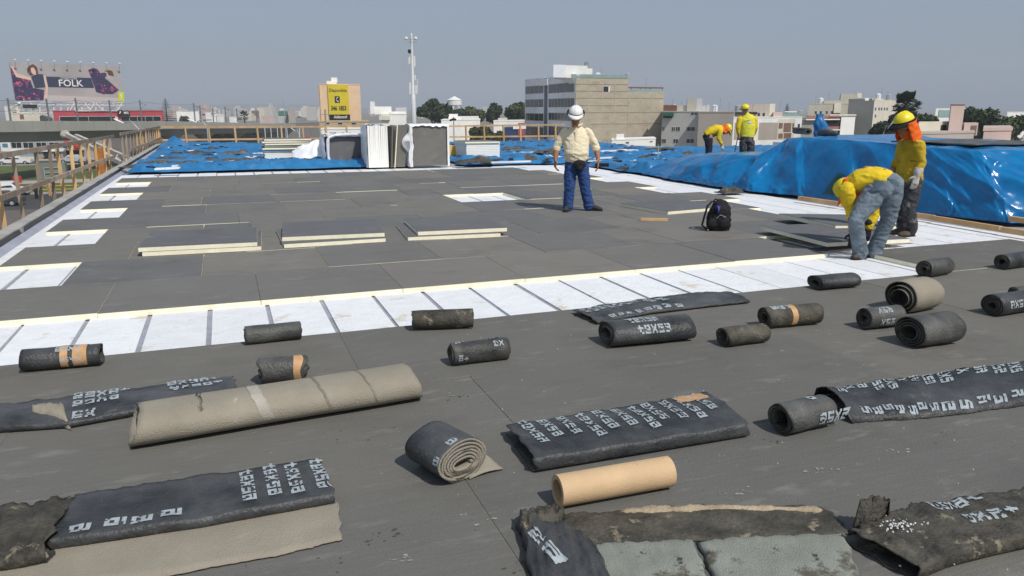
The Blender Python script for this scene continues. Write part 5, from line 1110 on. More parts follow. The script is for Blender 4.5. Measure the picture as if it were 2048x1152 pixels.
L4.pblk('white_top', 1079, 1094.5, 158, 171, -.3, -.01, w_white)
for src in (L2, L3, L4):
    off = src.t.location-L1.t.location; kids = [c for c in src.t.children]
    for c in kids:
        for o_ in [c]+list(c.children): o_.data.transform(Matrix.Translation(off))
        c.parent = L1.t
    bpy.data.objects.remove(src.t)
L5 = Bld('low_annex', 'low white annex at the foot of the brick flank', 'building', (1226, 120), (1314, 126), 281, 6, w_white)
L5.pblk('roof_box', 1233, 1248, 269, 281, .5, 3, w_white); L5.win(1252, 1258, 284, 287, 0); L5.win(1300, 1305, 282, 284, 0)
# --- grey and taupe houses behind the workers
H1 = Bld('apartment_house', 'light grey three-storey house with square windows, right of the brick flank', 'house', (1325, 150), (1398, 147), 224, 12, w_grey)
for (a, b_, c, d_) in ((1325, 1329, 254, 262), (1344, 1350, 254, 262), (1352, 1360, 254, 262), (1374, 1390, 254, 262), (1324, 1332, 278, 286), (1347, 1356, 278, 286), (1373, 1388, 278, 286), (1382, 1395, 225, 230)): H1.win(a, b_, c, d_, 1)
H1.pblk('roof_house', 1327, 1354, 210, 224, 1, 5, w_redb); H1.pblk('roof_house', 1354, 1376, 211, 224, 1.2, 6, w_cream); H1.pblk('stair_tower', 1375, 1394, 198, 224, .8, 5, w_cream); H1.pblk('stair_tower', 1394, 1405, 197, 224, .8, 5, w_white); H1.pblk('roof_wall', 1404, 1419, 211, 223, .8, 5, w_white)  # stair tower: its shaded left and lit right face put into two wall colours
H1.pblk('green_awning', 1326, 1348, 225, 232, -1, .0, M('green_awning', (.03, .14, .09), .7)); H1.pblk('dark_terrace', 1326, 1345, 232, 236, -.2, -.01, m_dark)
H2 = Bld('apartment_house', 'plain taupe gable wall between the grey house and the distant workers', 'house', (1399, 144), (1468, 142), 225, 12, w_taupe)
H2.pblk('roof_wall', 1420, 1466, 223.5, 228, .4, .8, w_grey)
H3 = Bld('apartment_house', 'white and taupe house with dark windows behind the distant vested worker', 'house', (1468.5, 142), (1606, 150), 236, 12, w_white)
H3.pblk('taupe_panel', 1519, 1556, 245, 279, -.06, -.003, w_taupe); H3.pblk('taupe_panel', 1470, 1500, 245, 279, -.06, -.003, w_taupe); H3.pblk('cream_bay', 1557, 1591, 238, 279, -.05, -.003, w_cream)
for (a, b_, c, d_) in ((1471, 1478, 250, 262), (1472, 1480, 270, 278), (1538, 1549, 249, 259), (1537, 1548, 270, 278)): H3.win(a, b_, c, d_, 0)
m_curt = M('brown_curtain', (.20, .13, .10), .8, .2, 2)
for o2 in ((1558, 1566, 246, 257), (1568, 1583, 246, 264), (1585, 1589, 246, 258), (1557, 1566, 267, 277), (1568, 1583, 266, 277)): H3.pblk('window', *o2, -.09, -.051, m_curt)
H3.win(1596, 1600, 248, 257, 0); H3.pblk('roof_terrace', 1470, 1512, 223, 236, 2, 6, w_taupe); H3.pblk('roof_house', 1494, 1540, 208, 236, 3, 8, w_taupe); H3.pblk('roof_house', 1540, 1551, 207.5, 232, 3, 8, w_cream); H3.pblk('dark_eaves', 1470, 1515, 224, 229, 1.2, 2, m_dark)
H3.pblk('roof_parasol_canopy', 1570, 1594, 222.5, 224.5, 2, 4, m_white); H3.pblk('parasol_pole', 1581, 1582, 224, 236, 3, 3.1, m_steel); H3.pblk('pink_roof_house', 1547, 1565, 224, 236, 2, 4, w_pink); rail_glass(H3, 1566, 1606, 227, 236)
H4 = Bld('apartment_house', 'dim grey concrete flank with red railings and white right bay', 'house', (1606.5, 134), (1712, 140), 237, 10, W('raw_concrete', (.27, .27, .255)))
H4.pblk('white_bay', 1683, 1711, 232, 279, -.5, -.003, w_white); H4.pblk('roof_canopy', 1660, 1713, 229, 231.5, -.8, 5, w_cream)
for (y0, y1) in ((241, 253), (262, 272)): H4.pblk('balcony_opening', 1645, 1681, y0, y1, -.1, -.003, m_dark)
m_rr = M('red_railing', (.32, .05, .05), .6)
for (y, x0, x1) in ((232, 1612, 1680), (253, 1646, 1680), (274, 1642, 1680)):
    for k in range(int((x1-x0)/2.4)): H4.pblk('baluster', x0+k*2.4, x0+k*2.4+1.0, y, y+6, -.9, -.84, m_rr)
    H4.pblk('railing_bar', x0, x1, y-.6, y+.6, -.93, -.82, m_rr); H4.pblk('balcony_slab', x0, x1, y+6, y+8, -1, -.01, w_white)
for (a, b_, c, d_) in ((1685, 1695, 248, 256), (1698, 1703, 248, 256), (1693, 1702, 234, 240)): H4.win(a, b_, c, d_, 1, m_curt)
H5 = Bld('apartment_house', 'olive grey block whose plain flank faces the camera, with a roof tower', 'house', (1617, 172), (1700, 178), 208, 12, W('olive_render', (.43, .41, .34)))
H5.pblk('roof_house', 1648, 1682, 201, 209, .5, 5, W('olive_render', (0, 0, 0))); H5.pblk('roof_tower', 1682, 1716, 188, 214, 1, 7, W('olive_render', (0, 0, 0))); H5.pblk('roof_tower', 1714, 1724, 186, 196, 1.4, 6, w_cream); H5.pblk('cream_wing', 1669, 1683, 206, 226, -.4, -.01, w_cream)
H6 = Bld('apartment_house', 'broad plain grey-beige flank left of the dark tree', 'house', (1696, 150), (1747, 146), 200, 16, W('beige_flank', (.44, .425, .37)))
H7 = Bld('apartment_house', 'cream front with small dark windows behind the dark tree', 'house', (1747.4, 146), (1800, 168), 201, 12, w_cream)
for (a, c) in ((1750, 215), (1757, 215), (1762, 215), (1768, 215), (1773, 215), (1786, 215), (1750, 229)): H7.win(a, a+3, c, c+6, 0)
H7.pblk('roof_house', 1745, 1768, 197.5, 201, 1, 4, w_cream); H7.pblk('roof_box', 1730, 1738, 196, 201, 1, 3, w_white)
for hb_, pxs in ((H1, (1333, 1345, 1362, 1382, 1398)), (H3, (1480, 1505, 1528, 1560, 1590)), (H5, (1630, 1655, 1692, 1705)), (H7, (1750, 1760, 1772)), (L1, (1180, 1200, 1240, 1290)), (H2, (1412, 1440, 1458))):
    for i_, px in enumerate(pxs):               # aerials, vent pipes and tanks on the flat roofs
        u, _ = hb_.uv(px, 220, 3); h_ = (.9, 1.9, 1.3, 2.4, .7)[i_ % 5]; b = MB(); zt = (zH if px < 1257 else zL) if hb_ is L1 else hb_.z1+.1; p = hb_.pt(u, 3, zt); b.tube([p, p+Vector((0, 0, h_+.6))], .06, 6)
        if i_ % 2: b.bar(p+Vector((-.5, 0, h_+.4)), p+Vector((.5, 0, h_+.4)), .05, .05)
        b.build('roof_aerial', m_steel, hb_.t)
        if i_ % 2 == 0: b = MB(); p2 = hb_.pt(u+1.6, 4, zt); b.tube([p2, p2+Vector((0, 0, 1.1)), p2+Vector((0, 0, 1.3))], [.55, .55, .2], 12); b.build('roof_tank', m_steel if i_ else w_shade, hb_.t)
for x in (1630, 1640, 1652, 1662): H5.win(x, x+4, 222, 228, 0)
for x, y in ((1672, 214), (1676, 214), (1672, 222)): H5.win(x, x+3, y, y+4, 0)
for x in (1500, 1508, 1516, 1526): H3.pblk('roof_window', x, x+4, 226, 232, 2.9, 2.99, m_glass)
# --- pink house right
H8 = Bld('pink_house', 'low pinkish house with a chimney-like tower and terrace behind the right worker', 'house', (1839, 62), (1955, 66), 269, 8, W('pale_terrace', (.46, .40, .36)))
H8.pblk('back_wall', 1838, 1902, 243, 271, 3.5, 4, w_cream); H8.pblk('tower', 1903, 1930, 209.5, 271, 2.5, 4.6, w_pink); H8.pblk('tower_cap', 1902.5, 1931, 208.5, 210, 2.4, 4.7, w_redb); H8.pblk('stair_house', 1929, 1957, 246, 271, 2.2, 5, w_pink)
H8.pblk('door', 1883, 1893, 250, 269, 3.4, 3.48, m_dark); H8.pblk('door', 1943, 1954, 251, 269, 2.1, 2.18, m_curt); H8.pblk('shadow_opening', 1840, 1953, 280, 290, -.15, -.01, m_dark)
H9 = Bld('pink_house', 'blocky mauve house with a curtained window above the right end of the blue stack', 'house', (1974, 45), (2030, 46), 262, 7, w_pink)
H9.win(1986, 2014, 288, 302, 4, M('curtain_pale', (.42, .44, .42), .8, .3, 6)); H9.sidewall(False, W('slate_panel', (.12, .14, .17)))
H10 = Bld('white_low_wall', 'white wall at the right picture edge beside the mauve house', 'wall', (2028, 44), (2110, 50), 300, 3, w_white); H10b = Bld('white_roofs', 'distant white flat roof above the trees at the right edge', 'house', (2016, 260), (2090, 270), 225, 12, w_white)
H11 = Bld('white_roofs', 'white industrial roofs between the palm and the pink tower', 'house', (1872, 210), (1950, 215), 218, 12, w_white); H11.pblk('glass_front', 1878, 1903, 220, 234, -.2, -.01, m_grn)
# --- centre: houses round the trees and water tower
C1 = Bld('white_villa', 'white stepped villa under the water tower', 'house', (882, 150), (960, 156), 241, 12, w_white)
C1.pblk('upper_floor', 897, 957, 233, 241, 1, 8, w_white); C1.pblk('roof_box', 898, 915, 228, 234, 2, 5, w_white); C1.pblk('balustrade', 925, 956, 234, 240, .6, .8, m_wfr)
C2 = Bld('white_villa', 'low white house left of the tall block, trees behind', 'house', (987, 160), (1049, 166), 243, 9, w_white); C2.pblk('upper_floor', 996, 1014, 236, 243, 1, 5, w_grey)
C3 = Bld('blue_shop', 'blue and red shop front behind the far railing', 'shop', (1008, 120), (1050, 124), 258, 8, M('navy_panel', (.03, .05, .14), .6)); C3.pblk('red_sign', 1036, 1049, 246, 270, -.2, -.01, w_red); C3.pblk('white_sign', 1026, 1052, 252, 258, -.3, -.21, m_white)
C4 = Bld('stepped_houses', 'white stepped houses between the peach block and the mast', 'house', (762, 170), (812, 172), 229, 12, w_white)
C4.pblk('stair_tower', 740, 748, 203, 228, 1, 5, w_white); C4.pblk('upper_floor', 745, 782, 213, 229, 2, 8, w_white); C4.pblk('upper_floor', 780, 812, 223, 230, 1, 6, w_white); C4.pblk('cream_floor', 758, 780, 231, 240, -.6, -.01, w_cream); C4.win(766, 773, 232, 237, 0)
C5 = Bld('low_houses', 'low grey-white houses with dark windows in front of the peach block', 'house', (640, 140), (735, 142), 259, 8, w_white)
for x in (660, 667, 683, 697): C5.win(x, x+5, 265, 271, 0)
C6 = Bld('low_houses', 'low peach house under the yellow banner', 'house', (637, 158), (735, 160), 244, 9, W('ochre_render', (.50, .37, .22)))
for x in (650, 676, 703): C6.win(x, x+9, 245, 249, 0)
PB = Bld('peach_building', 'tall peach block carrying the yellow Disponible banner', 'building', (641, 175), (722, 178), 169, 12, w_peach)
PB.pblk('roof_house', 653, 673, 162, 169, 2, 6, w_white); PB.pblk('roof_house', 662, 674, 155, 164, 2.5, 5, w_white); PB.pblk('left_strip', 636.5, 641.5, 171, 245, .2, 8, M('salmon_render', (.55, .33, .22), .85, .1, .3))
bn = PB.pblk('banner', 655, 696, 169.5, 229, -.35, -.05, M('yellow_banner', (.62, .50, .02), .6, .06, .6)); PB.pblk('banner_foot', 659, 700, 229, 244.5, -.36, -.05, m_black, bn)
def bt_(px, py, v=-.37): u, z = PB.uv(px, py, v); return PB.pt(u, v, z)
m_ink = M('black_ink', (.02, .02, .02), .7)
px2m = (bt_(690, 200)-bt_(660, 200)).length/30
text_mesh('Disponible', 9*px2m, bt_(675.5, 181), PB.d, (0, 0, 1), m_ink, 'banner_text', bn, .01, sx=.92); text_mesh('346 1853', 12.5*px2m, bt_(677.5, 217), PB.d, (0, 0, 1), m_ink, 'banner_text', bn, .05, sx=.66)
text_mesh('Addemmil', 8*px2m, bt_(681, 234), PB.d, (0, 0, 1), m_white, 'banner_text', bn, .02, sx=.8)
b = MB(); u, z = PB.uv(674.5, 199, -.39); s_ = 5*px2m
for (x0, x1, z0, z1) in ((-s_, s_, -s_*1.3, s_*1.3),): b.hexa([PB.pt(u+x0, -.39, z+z0), PB.pt(u+x1, -.39, z+z0), PB.pt(u+x1, -.36, z+z0), PB.pt(u+x0, -.36, z+z0), PB.pt(u+x0, -.39, z+z1), PB.pt(u+x1, -.39, z+z1), PB.pt(u+x1, -.36, z+z1), PB.pt(u+x0, -.36, z+z1)])
b.build('phone_sign', m_ink, bn); b = MB(); b.tube([PB.pt(u+s_*.4, -.42, z-s_*.9), PB.pt(u-s_*.35, -.42, z-s_*.3), PB.pt(u-s_*.35, -.42, z+s_*.4), PB.pt(u+s_*.4, -.42, z+s_*.9)], [.13, .07, .07, .13], 8); b.build('phone_handset', m_white, bn)
# --- mast
q = G(827, 138, 0); mt = thing('antenna_mast', 'tall white telecom mast with panel antennas in the centre of the skyline', 'mast', (q.x, q.y, -8))
def mz(py): return AD(825, py, 138).z
b = MB(); b.tube([(q.x, q.y, -8), (q.x, q.y, mz(190)), (q.x, q.y, mz(189)), (q.x, q.y, mz(72)), (q.x, q.y, mz(66))], [.50, .40, .28, .20, .10], 16); b.build('pole', M('mast_grey', (.55, .57, .58), .5), mt, smooth=True)
for (y0, y1, dx, w) in ((112, 133, 4.5, .22), (112, 128, -5, .22), (170, 188, 6, .22), (165, 188, -5, .22), (150, 160, 5, .15), (96, 106, -4.5, .25), (158, 186, 9, .07)):
    b = MB(); p = q+RT*(dx*138/F); b.bar((p.x, p.y, mz(y1)), (p.x, p.y, mz(y0)), w*1.4, w, up=tuple(FW)); b.build('panel_antenna', m_white, mt); b = MB(); zc = mz((y0+y1)/2); b.bar((q.x, q.y, zc), (p.x, p.y, zc), .06, .06); b.build('bracket', m_steel, mt)
for y in (78, 84): b = MB(); c = Vector((q.x, q.y, mz(y))); b.tube([c-RT*1.0, c+RT*1.0], .06, 6); b.tube([c-FW, c+FW], .06, 6); b.build('cross_arm', m_steel, mt)
for dx in (-10, 8): b = MB(); p = q+RT*(dx*138/F); b.ball((p.x, p.y, mz(77)), (.3, .3, .3), 10); b.build('drum_antenna', m_white, mt, smooth=True)
b = MB(); b.ball((q.x-.5, q.y-.3, mz(103)), (.3, .25, .4), 10); b.build('equipment_box', m_dark, mt)
# --- water tower
q = G(909, 230, 0); wt = thing('water_tower', 'white water tower with a conical roof above the trees', 'water tower', (q.x, q.y, -8))
def wz(py): return AD(909, py, 230).z
b = MB(); b.tube([(q.x, q.y, wz(211.5)), (q.x, q.y, wz(210)), (q.x, q.y, wz(200))], [2.0, 2.15, 2.15], 24); b.build('tank', m_white, wt); b = MB(); b.tube([(q.x, q.y, wz(200)), (q.x, q.y, wz(192.5))], [2.25, .12], 24); b.build('roof', m_white, wt)
for k in range(6):
    a = k*math.pi/3; b = MB(); b.bar((q.x+2.4*math.cos(a), q.y+2.4*math.sin(a), -8), (q.x+1.8*math.cos(a), q.y+1.8*math.sin(a), wz(211.5)), .28, .28, up=(1, 0, 0)); b.build('leg', m_white, wt)
# --- trees
def foliage(b, c, rx, rz, n, rnd, leaf=.5, sub=9, flat=.55):
    blobs = []
    for k in range(sub):
        v = Vector((rnd.gauss(0, 1), rnd.gauss(0, 1), rnd.gauss(0, .9))).normalized()*rnd.uniform(.25, .78)
        blobs.append((Vector((v.x*rx, v.y*rx, v.z*rz)), rnd.uniform(.30, .52)))
    for k in range(n):
        o_, r_ = blobs[rnd.randrange(sub)]; v = Vector((rnd.gauss(0, 1), rnd.gauss(0, 1), rnd.gauss(0, 1))).normalized()*rnd.uniform(.72, 1.1)
        p = c+o_+Vector((v.x*rx*r_, v.y*rx*r_, v.z*rz*r_)); s = leaf*rnd.uniform(.5, 1.2)
        a = (v+Vector((rnd.gauss(0, .6), rnd.gauss(0, .6), rnd.gauss(0, .6)))).normalized(); t1 = a.orthogonal().normalized(); t1.rotate(Matrix.Rotation(rnd.random()*6, 3, a)); t2 = a.cross(t1)
        b.quad(p-t1*s-t2*s*flat, p+t1*s-t2*s*flat*.4, p+t1*s*.8+t2*s*flat, p-t1*s*.6+t2*s*flat, 0 if rnd.random() < .6 else 1)
m_l1 = M('leaf_dark', (.030, .048, .020), .8, .3, .3); m_l2 = M('leaf_mid', (.060, .085, .030), .8, .3, .3); m_l3 = M('leaf_olive', (.085, .090, .040), .8, .3, .3); m_bark = M('bark', (.10, .08, .06), .9, .3, 3)
def tree(label, px, D, ytop, wpx, ybot, seed, n=2600, leaf=.5, mats=(m_l1, m_l2), name='broadleaf_tree', group='trees beyond the roof'):
    rnd = random.Random(seed); q = G(px, D, 0); z1 = AD(px, ytop, D).z; z0 = AD(px, ybot, D).z; rx = wpx*D/F/2; t = thing(name, label, 'tree', (q.x, q.y, -8), 0, group)
    c = Vector((q.x, q.y, (z0+z1)/2)); rz = (z1-z0)/2
    b = MB(); foliage(b, c, rx/1.08, rz/1.05, n, rnd, leaf, 13); b.build('crown', list(mats), t)
    b = MB(); tr = max(.18, rx*.07); b.tube([(q.x, q.y, -8), (q.x+.2, q.y, (z0-8)/2), (q.x, q.y, c.z)], [tr*1.4, tr, tr*.6], 8)
    for k in range(5): a = rnd.random()*6.3; b.tube([(q.x, q.y, z0-rz*.1), (q.x+rx*.5*math.cos(a), q.y+rx*.5*math.sin(a), c.z+rz*.2*rnd.random())], [tr*.6, tr*.2], 6)
    b.build('trunk', m_bark, t)
tree('big dark tree immediately right of the mast', 868, 185, 198, 72, 252, 1, 3600, .55)
tree('dark tree behind the water tower legs', 906, 200, 208, 46, 250, 2, 2200, .55)
tree('olive green tree right of the water tower', 945, 195, 211, 56, 252, 3, 2600, .55, (m_l2, m_l3))
tree('tall rounded tree in the middle of the distant row', 991, 200, 203, 42, 250, 4, 2600, .5)
tree('tree touching the left edge of the banded glass front', 1034, 195, 200, 44, 254, 5, 2600, .5, (m_l2, m_l1))
tree('brownish low trees behind the far railing', 965, 118, 250, 66, 300, 6, 3000, .33, (m_l3, m_l2)); tree('dark bush at the foot of the blue shop', 1000, 118, 256, 40, 300, 7, 1800, .3, (m_l2, m_l3))
tree('large dark ficus between the beige flank and the right worker', 1778, 92, 231, 78, 300, 8, 6500, .26, (m_l1, m_l1)); tree('dark tree right of the palm, behind the worker helmet', 1848, 98, 216, 80, 290, 9, 6000, .28, (m_l1, m_l2)); tree('dark ficus crown under the palm', 1800, 96, 219, 50, 280, 19, 3500, .27, (m_l1, m_l1))
tree('big rounded tree right of the pink tower', 1960, 105, 214, 92, 292, 10, 7500, .28, (m_l2, m_l1)); tree('tree filling the right picture edge', 2030, 100, 230, 90, 310, 11, 6500, .28, (m_l2, m_l1)); tree('tree beyond the right picture edge, only its left side in view', 2100, 102, 226, 90, 310, 12, 4000, .28, (m_l2, m_l1))
tree('little dark tree in front of the white hall at the left', 368, 330, 231, 22, 246, 13, 700, .5)
# palm
def palm(label, px, D, ytop, wpx, seed, nf=46, cat='palm'):
    rnd = random.Random(seed); q = G(px, D, 0); z1 = AD(px, ytop, D).z; R_ = wpx*D/F/2; cz = z1-R_*.95; t = thing('palm_tree', label, cat, (q.x, q.y, -8), 0, 'palms')
    b = MB(); b.tube([(q.x, q.y, -8), (q.x+.1, q.y, cz*.5-4), (q.x, q.y, cz)], [.35, .28, .25], 10); b.build('trunk', m_bark, t)
    for k in range(nf):
        a = rnd.random()*6.283; e = rnd.uniform(-.9, 1.45); b = MB(); L = R_*rnd.uniform(.8, 1.1)
        d = Vector((math.cos(a)*math.cos(e), math.sin(a)*math.cos(e), math.sin(e))); c = Vector((q.x, q.y, cz)); m = c+d*L*.55; s = Vector((-math.sin(a), math.cos(a), 0)); u = d.cross(s)
        b.tube([c, m], [.03, .02], 4)
        for j in range(15):
            w = (j-7)/7*1.25; dd = (d*math.cos(w)+s*math.sin(w)).normalized(); tip = m+dd*L*.48*(.75+.25*math.cos(w))-Vector((0, 0, .12*L*abs(math.sin(w)))); pd = dd.cross(u).normalized()*.085*L; b.quad(m-pd*.3, m+pd*.3, lerp(m, tip, .6)+pd, tip); b.quad(m, m-pd*.3, lerp(m, tip, .6)-pd, tip)
        b.build('frond', [m_l1 if e > -.3 else m_l3], t)
palm('tall fan palm above the dark ficus', 1812, 100, 181, 58, 3, 60); palm('small fan palm on the far left skyline', 487, 330, 221, 22, 4, 26); 
def conifer(label, px, D, ytop, ybot, w, seed):
    rnd = random.Random(seed); q = G(px, D, 0); z1 = AD(px, ytop, D).z; z0 = AD(px, ybot, D).z; R_ = w*D/F/2; t = thing('araucaria_tree', label, 'tree', (q.x, q.y, -8), 0, 'tiered conifers')
    b = MB(); b.tube([(q.x, q.y, -8), (q.x, q.y, z1)], [.3, .05], 8); b.build('trunk', m_bark, t); b = MB(); n = 13
    for k in range(n):
        f_ = k/(n-1); z = z1-(z1-z0)*f_; r_ = R_*(.14+.86*f_)*rnd.uniform(.8, 1.1)
        for j in range(9):
            a = j/9*6.283+k; d = Vector((math.cos(a), math.sin(a), 0)); s = Vector((-d.y, d.x, 0)); c = Vector((q.x, q.y, z))
            for m_ in range(4): p = c+d*r_*(.25+.25*m_); b.quad(p-s*.10*r_-d*.15*r_, p+s*.10*r_-d*.15*r_, p+s*.08*r_+d*.16*r_+Vector((0, 0, .12)), p-s*.08*r_+d*.16*r_+Vector((0, 0, .2)), 0)
    b.build('branches', [m_l1], t)
conifer('tiered araucaria right of the red building at the left', 332, 200, 199, 246, 36, 1); conifer('small tiered araucaria on the skyline behind the pink roof house', 1574, 300, 208, 226, 12, 2)
# --- left: red building, billboard
RB = Bld('red_building', 'long low red building with a dark window band under the billboard', 'building', (105, 158), (326, 176), 223, 14, w_red, roof=w_red)
m_dg = m_glass
for (a, b_, c, d_, k) in ((119, 231, 233, 243, 1), (242, 321, 233, 242.5, 4)): RB.win(a, b_, c, d_, k)
RB.pblk('white_panel', 230, 235, 234, 242, -.1, -.06, m_white); RB.pblk('roof_edge_sign', 150, 250, 221.0, 222.4, -.3, -.05, m_white)
sgn = RB.pblk('sign_board', 246, 259, 221, 231, -.5, -.1, m_ink); b = MB(); u, z = RB.uv(241, 225, -.6); p = RB.pt(u, -.6, z); b.tube([p-RB.n*.1, p+RB.n*.1], .62, 24); b.build('round_sign', m_ink, sgn)
text_mesh('PFC', .62, RB.pt(RB.uv(252.5, 226, -.55)[0], -.53, RB.uv(252.5, 226, -.55)[1]), RB.d, (0, 0, 1), m_white, 'sign_text', sgn, .03)
text_mesh('A', .8, RB.pt(u, -.73, z), RB.d, (0, 0, 1), m_white, 'sign_text', sgn, .03)
bA, bB = G(20, 160), G(245, 173)
BB = thing('billboard', 'big fashion billboard reading FOLK on a white lattice frame', 'billboard', (bA.x, bA.y, 0))
class Pl: pass
def bp_(px, py, off=0):
    p = AP(px, py, bA, bB); d = (bB-bA).normalized(); n = Vector((-d.y, d.x, 0)); n = n if n.dot(FW) > 0 else -n; return p-n*off
m_poster = M('poster_grey', (.34, .32, .32), .6, .12, .12, col2=(.42, .40, .40)); m_navyp = M('poster_navy', (.035, .045, .085), .6, .1); m_flow = M('floral_print', (.035, .03, .085), .6, .1, 1, spots=[(1.3, .55, (.55, .07, .17)), (2.6, .62, (.62, .66, .74))]); m_pskin = M('poster_skin', (.66, .47, .38), .6, .05); m_hair = M('poster_hair', (.12, .05, .03), .6, .2, 2)
def bpoly(name, pts, off, mat, parent=None):
    b = MB(); f = [bp_(x, y, off) for x, y in pts]; bk = [bp_(x, y, off-.02) for x, y in pts]; b.poly(f); b.poly(list(reversed(bk)))
    return b.build(name, mat, parent or BB)
b = MB(); c4_ = [(18, 124), (240, 132), (247, 203), (30, 202)]; fr_ = [bp_(x, y, .15) for x, y in c4_]; bk_ = [bp_(x, y, -.35) for x, y in c4_]
b.poly(fr_); b.poly(bk_[::-1])
for k in range(4): b.quad(fr_[k], bk_[k], bk_[(k+1) % 4], fr_[(k+1) % 4])
pan = b.build('poster_panel', m_poster, BB)
bpoly('poster_floor', [(88, 190), (246, 196), (247, 202.5), (60, 201.8)], .17, M('poster_floor', (.46, .45, .44), .6, .05), pan); bpoly('poster_band', [(92, 153), (182, 156), (188, 176), (96, 174)], .19, m_navyp, pan)
bpoly('poster_skirt', [(20, 133), (27, 136), (33, 151), (60, 160), (66, 176), (88, 180), (87, 200.5), (31, 201)], .20, m_flow, pan)
bpoly('poster_arm', [(21, 132), (27, 134), (34, 147), (62, 155), (62, 161), (32, 154)], .215, m_pskin, pan); bpoly('poster_top', [(62, 153), (74, 148), (88, 149), (92, 174), (70, 176)], .22, m_navyp, pan); bpoly('poster_arm', [(86, 149), (90, 152), (96, 174), (94, 199), (89, 197), (91, 176)], .225, m_pskin, pan)
bpoly('poster_hair', [(54, 143), (57, 132), (66, 128), (74, 135), (76, 146), (70, 149), (60, 151)], .225, m_hair, pan); bpoly('poster_face', [(61, 136), (67, 135), (71, 142), (72, 150), (66, 149), (62, 144)], .24, m_pskin, pan)
bpoly('poster_skirt', [(176, 140), (186, 136), (194, 138), (206, 153), (218, 163), (237, 180), (226, 188), (206, 188), (192, 184), (184, 160)], .20, m_flow, pan); bpoly('poster_top', [(201, 146), (212, 145), (213, 152), (206, 157)], .22, m_navyp, pan); bpoly('poster_hair', [(212, 139), (224, 142), (228, 152), (217, 150)], .22, m_hair, pan); bpoly('poster_face', [(208, 139), (214, 140), (214, 147), (210, 146)], .235, m_pskin, pan); bpoly('poster_arm', [(212, 150), (223, 162), (226, 166), (214, 155)], .235, m_pskin, pan)
bpoly('green_logo_square', [(236, 183), (247, 184), (248, 203), (236, 202)], .235, M('lime', (.50, .62, .02), .6, .03), pan)
dB = (bB-bA).normalized(); uB = Vector((0, 0, 1)); pm = (bp_(200, 160)-bp_(100, 160)).length/100
text_mesh('FOLK', 20*pm, bp_(141, 167, .22), dB, uB, m_white, 'poster_text', pan, .02); text_mesh('COLECCION', 7*pm, bp_(137, 157, .22), dB, uB, m_white, 'poster_text', pan, .0, sx=.8); text_mesh('f', 18*pm, bp_(242, 193, .25), dB, uB, m_white, 'poster_text', pan, .0)
for x in range(31, 240, 26):
    b = MB(); y = 122+(x-20)*.036; b.bar(bp_(x, y+3, .1), bp_(x-3, y-2, 1.6), .05, .05); b.ball(bp_(x-3, y-2, 1.6), (.28, .2, .14), 8); b.build('flood_lamp', m_white, BB)
zr = AP(150, 222, bA, bB).z
for x in range(38, 246, 14): b = MB(); b.bar(bp_(x, 203, -.2), bp_(x, 222 if x > 104 else 232, -.2), .16, .16, up=tuple(dB)); b.build('strut', m_white, BB)
for (x0, y0, x1, y1) in ((168, 204, 180, 220), (190, 204, 180, 220), (190, 204, 205, 220), (224, 205, 240, 220), (244, 205, 236, 220), (150, 204, 140, 220), (60, 204, 70, 220)): b = MB(); b.bar(bp_(x0, y0, 0), bp_(x1, y1, 0), .14, .14, up=tuple(dB)); b.build('brace', m_white, BB)
for y in (203.5, 209.5): b = MB(); b.bar(bp_(30, y, .05), bp_(247, y+1, .05), .16, .12); b.build('catwalk_beam', m_white, BB)
b = MB(); b.bar(bp_(36, 225, .0), bp_(106, 226, .0), .12, .12); b.build('catwalk_beam', m_white, BB)
b = MB(); b.bar(bp_(45, 212.5, .4), bp_(74, 213, .4), .1, .75); b.build('small_sign', m_ink, BB); b = MB(); b.ball(bp_(38, 207, .4), (.35, .35, .35), 12); b.build('round_lamp', m_white, BB, smooth=True)
CB = Bld('cream_building', 'cream low building at the far left under the billboard frame', 'building', (17, 190), (77, 196), 228, 10, w_cream); CB.pblk('roof_box', 32, 38, 215, 228, 1, 3, w_cream); CB.pblk('brick_panel', 39, 47, 229, 238, -.1, -.01, w_redb)
# --- elevated viaduct
vpy = [(-400, 243, 269, 292), (-220, 242.5, 266.5, 288), (-60, 242.3, 265, 286), (60, 242, 263.5, 284.5), (160, 242, 261.5, 281), (250, 242, 260, 276.5), (330, 242.5, 258, 272), (420, 244, 257, 268), (520, 246.5, 256.5, 266), (600, 248, 256, 263), (660, 249, 255.5, 261)]
vp = [(p_[0], 65*F/((1024-p_[0])*math.cos(PITCH)), *p_[1:]) for p_ in vpy]
vd = thing('elevated_viaduct', 'long concrete elevated railway viaduct crossing the left half of the view', 'viaduct', (G(0, 100).x, G(0, 100).y, -8))
def vpts(k, i, back=0):
    px, D = vp[k][0], vp[k][1]; p = G(px, D, 0); z = AD(px, vp[k][2+i], D).z; a = G(*vp[max(0, k-1)][:2]); c = G(*vp[min(len(vp)-1, k+1)][:2]); d = (c-a).normalized(); n = Vector((-d.y, d.x, 0)); p = p+n*back; return Vector((p.x, p.y, z))
b = MB()
for k in range(len(vp)-1):
    for (i, j, b0, b1) in ((0, 1, 0, 0), (0, 0, .25, 0), (1, 1, 0, 1.6)):
        b.quad(vpts(k, i, b0), vpts(k+1, i, b0), vpts(k+1, j, b1), vpts(k, j, b1))
    b.quad(vpts(k, 0, .25), vpts(k+1, 0, .25), vpts(k+1, 1, 1.6), vpts(k, 1, 1.6))
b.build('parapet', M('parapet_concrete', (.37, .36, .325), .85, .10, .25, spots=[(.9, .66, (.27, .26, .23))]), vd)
b = MB()
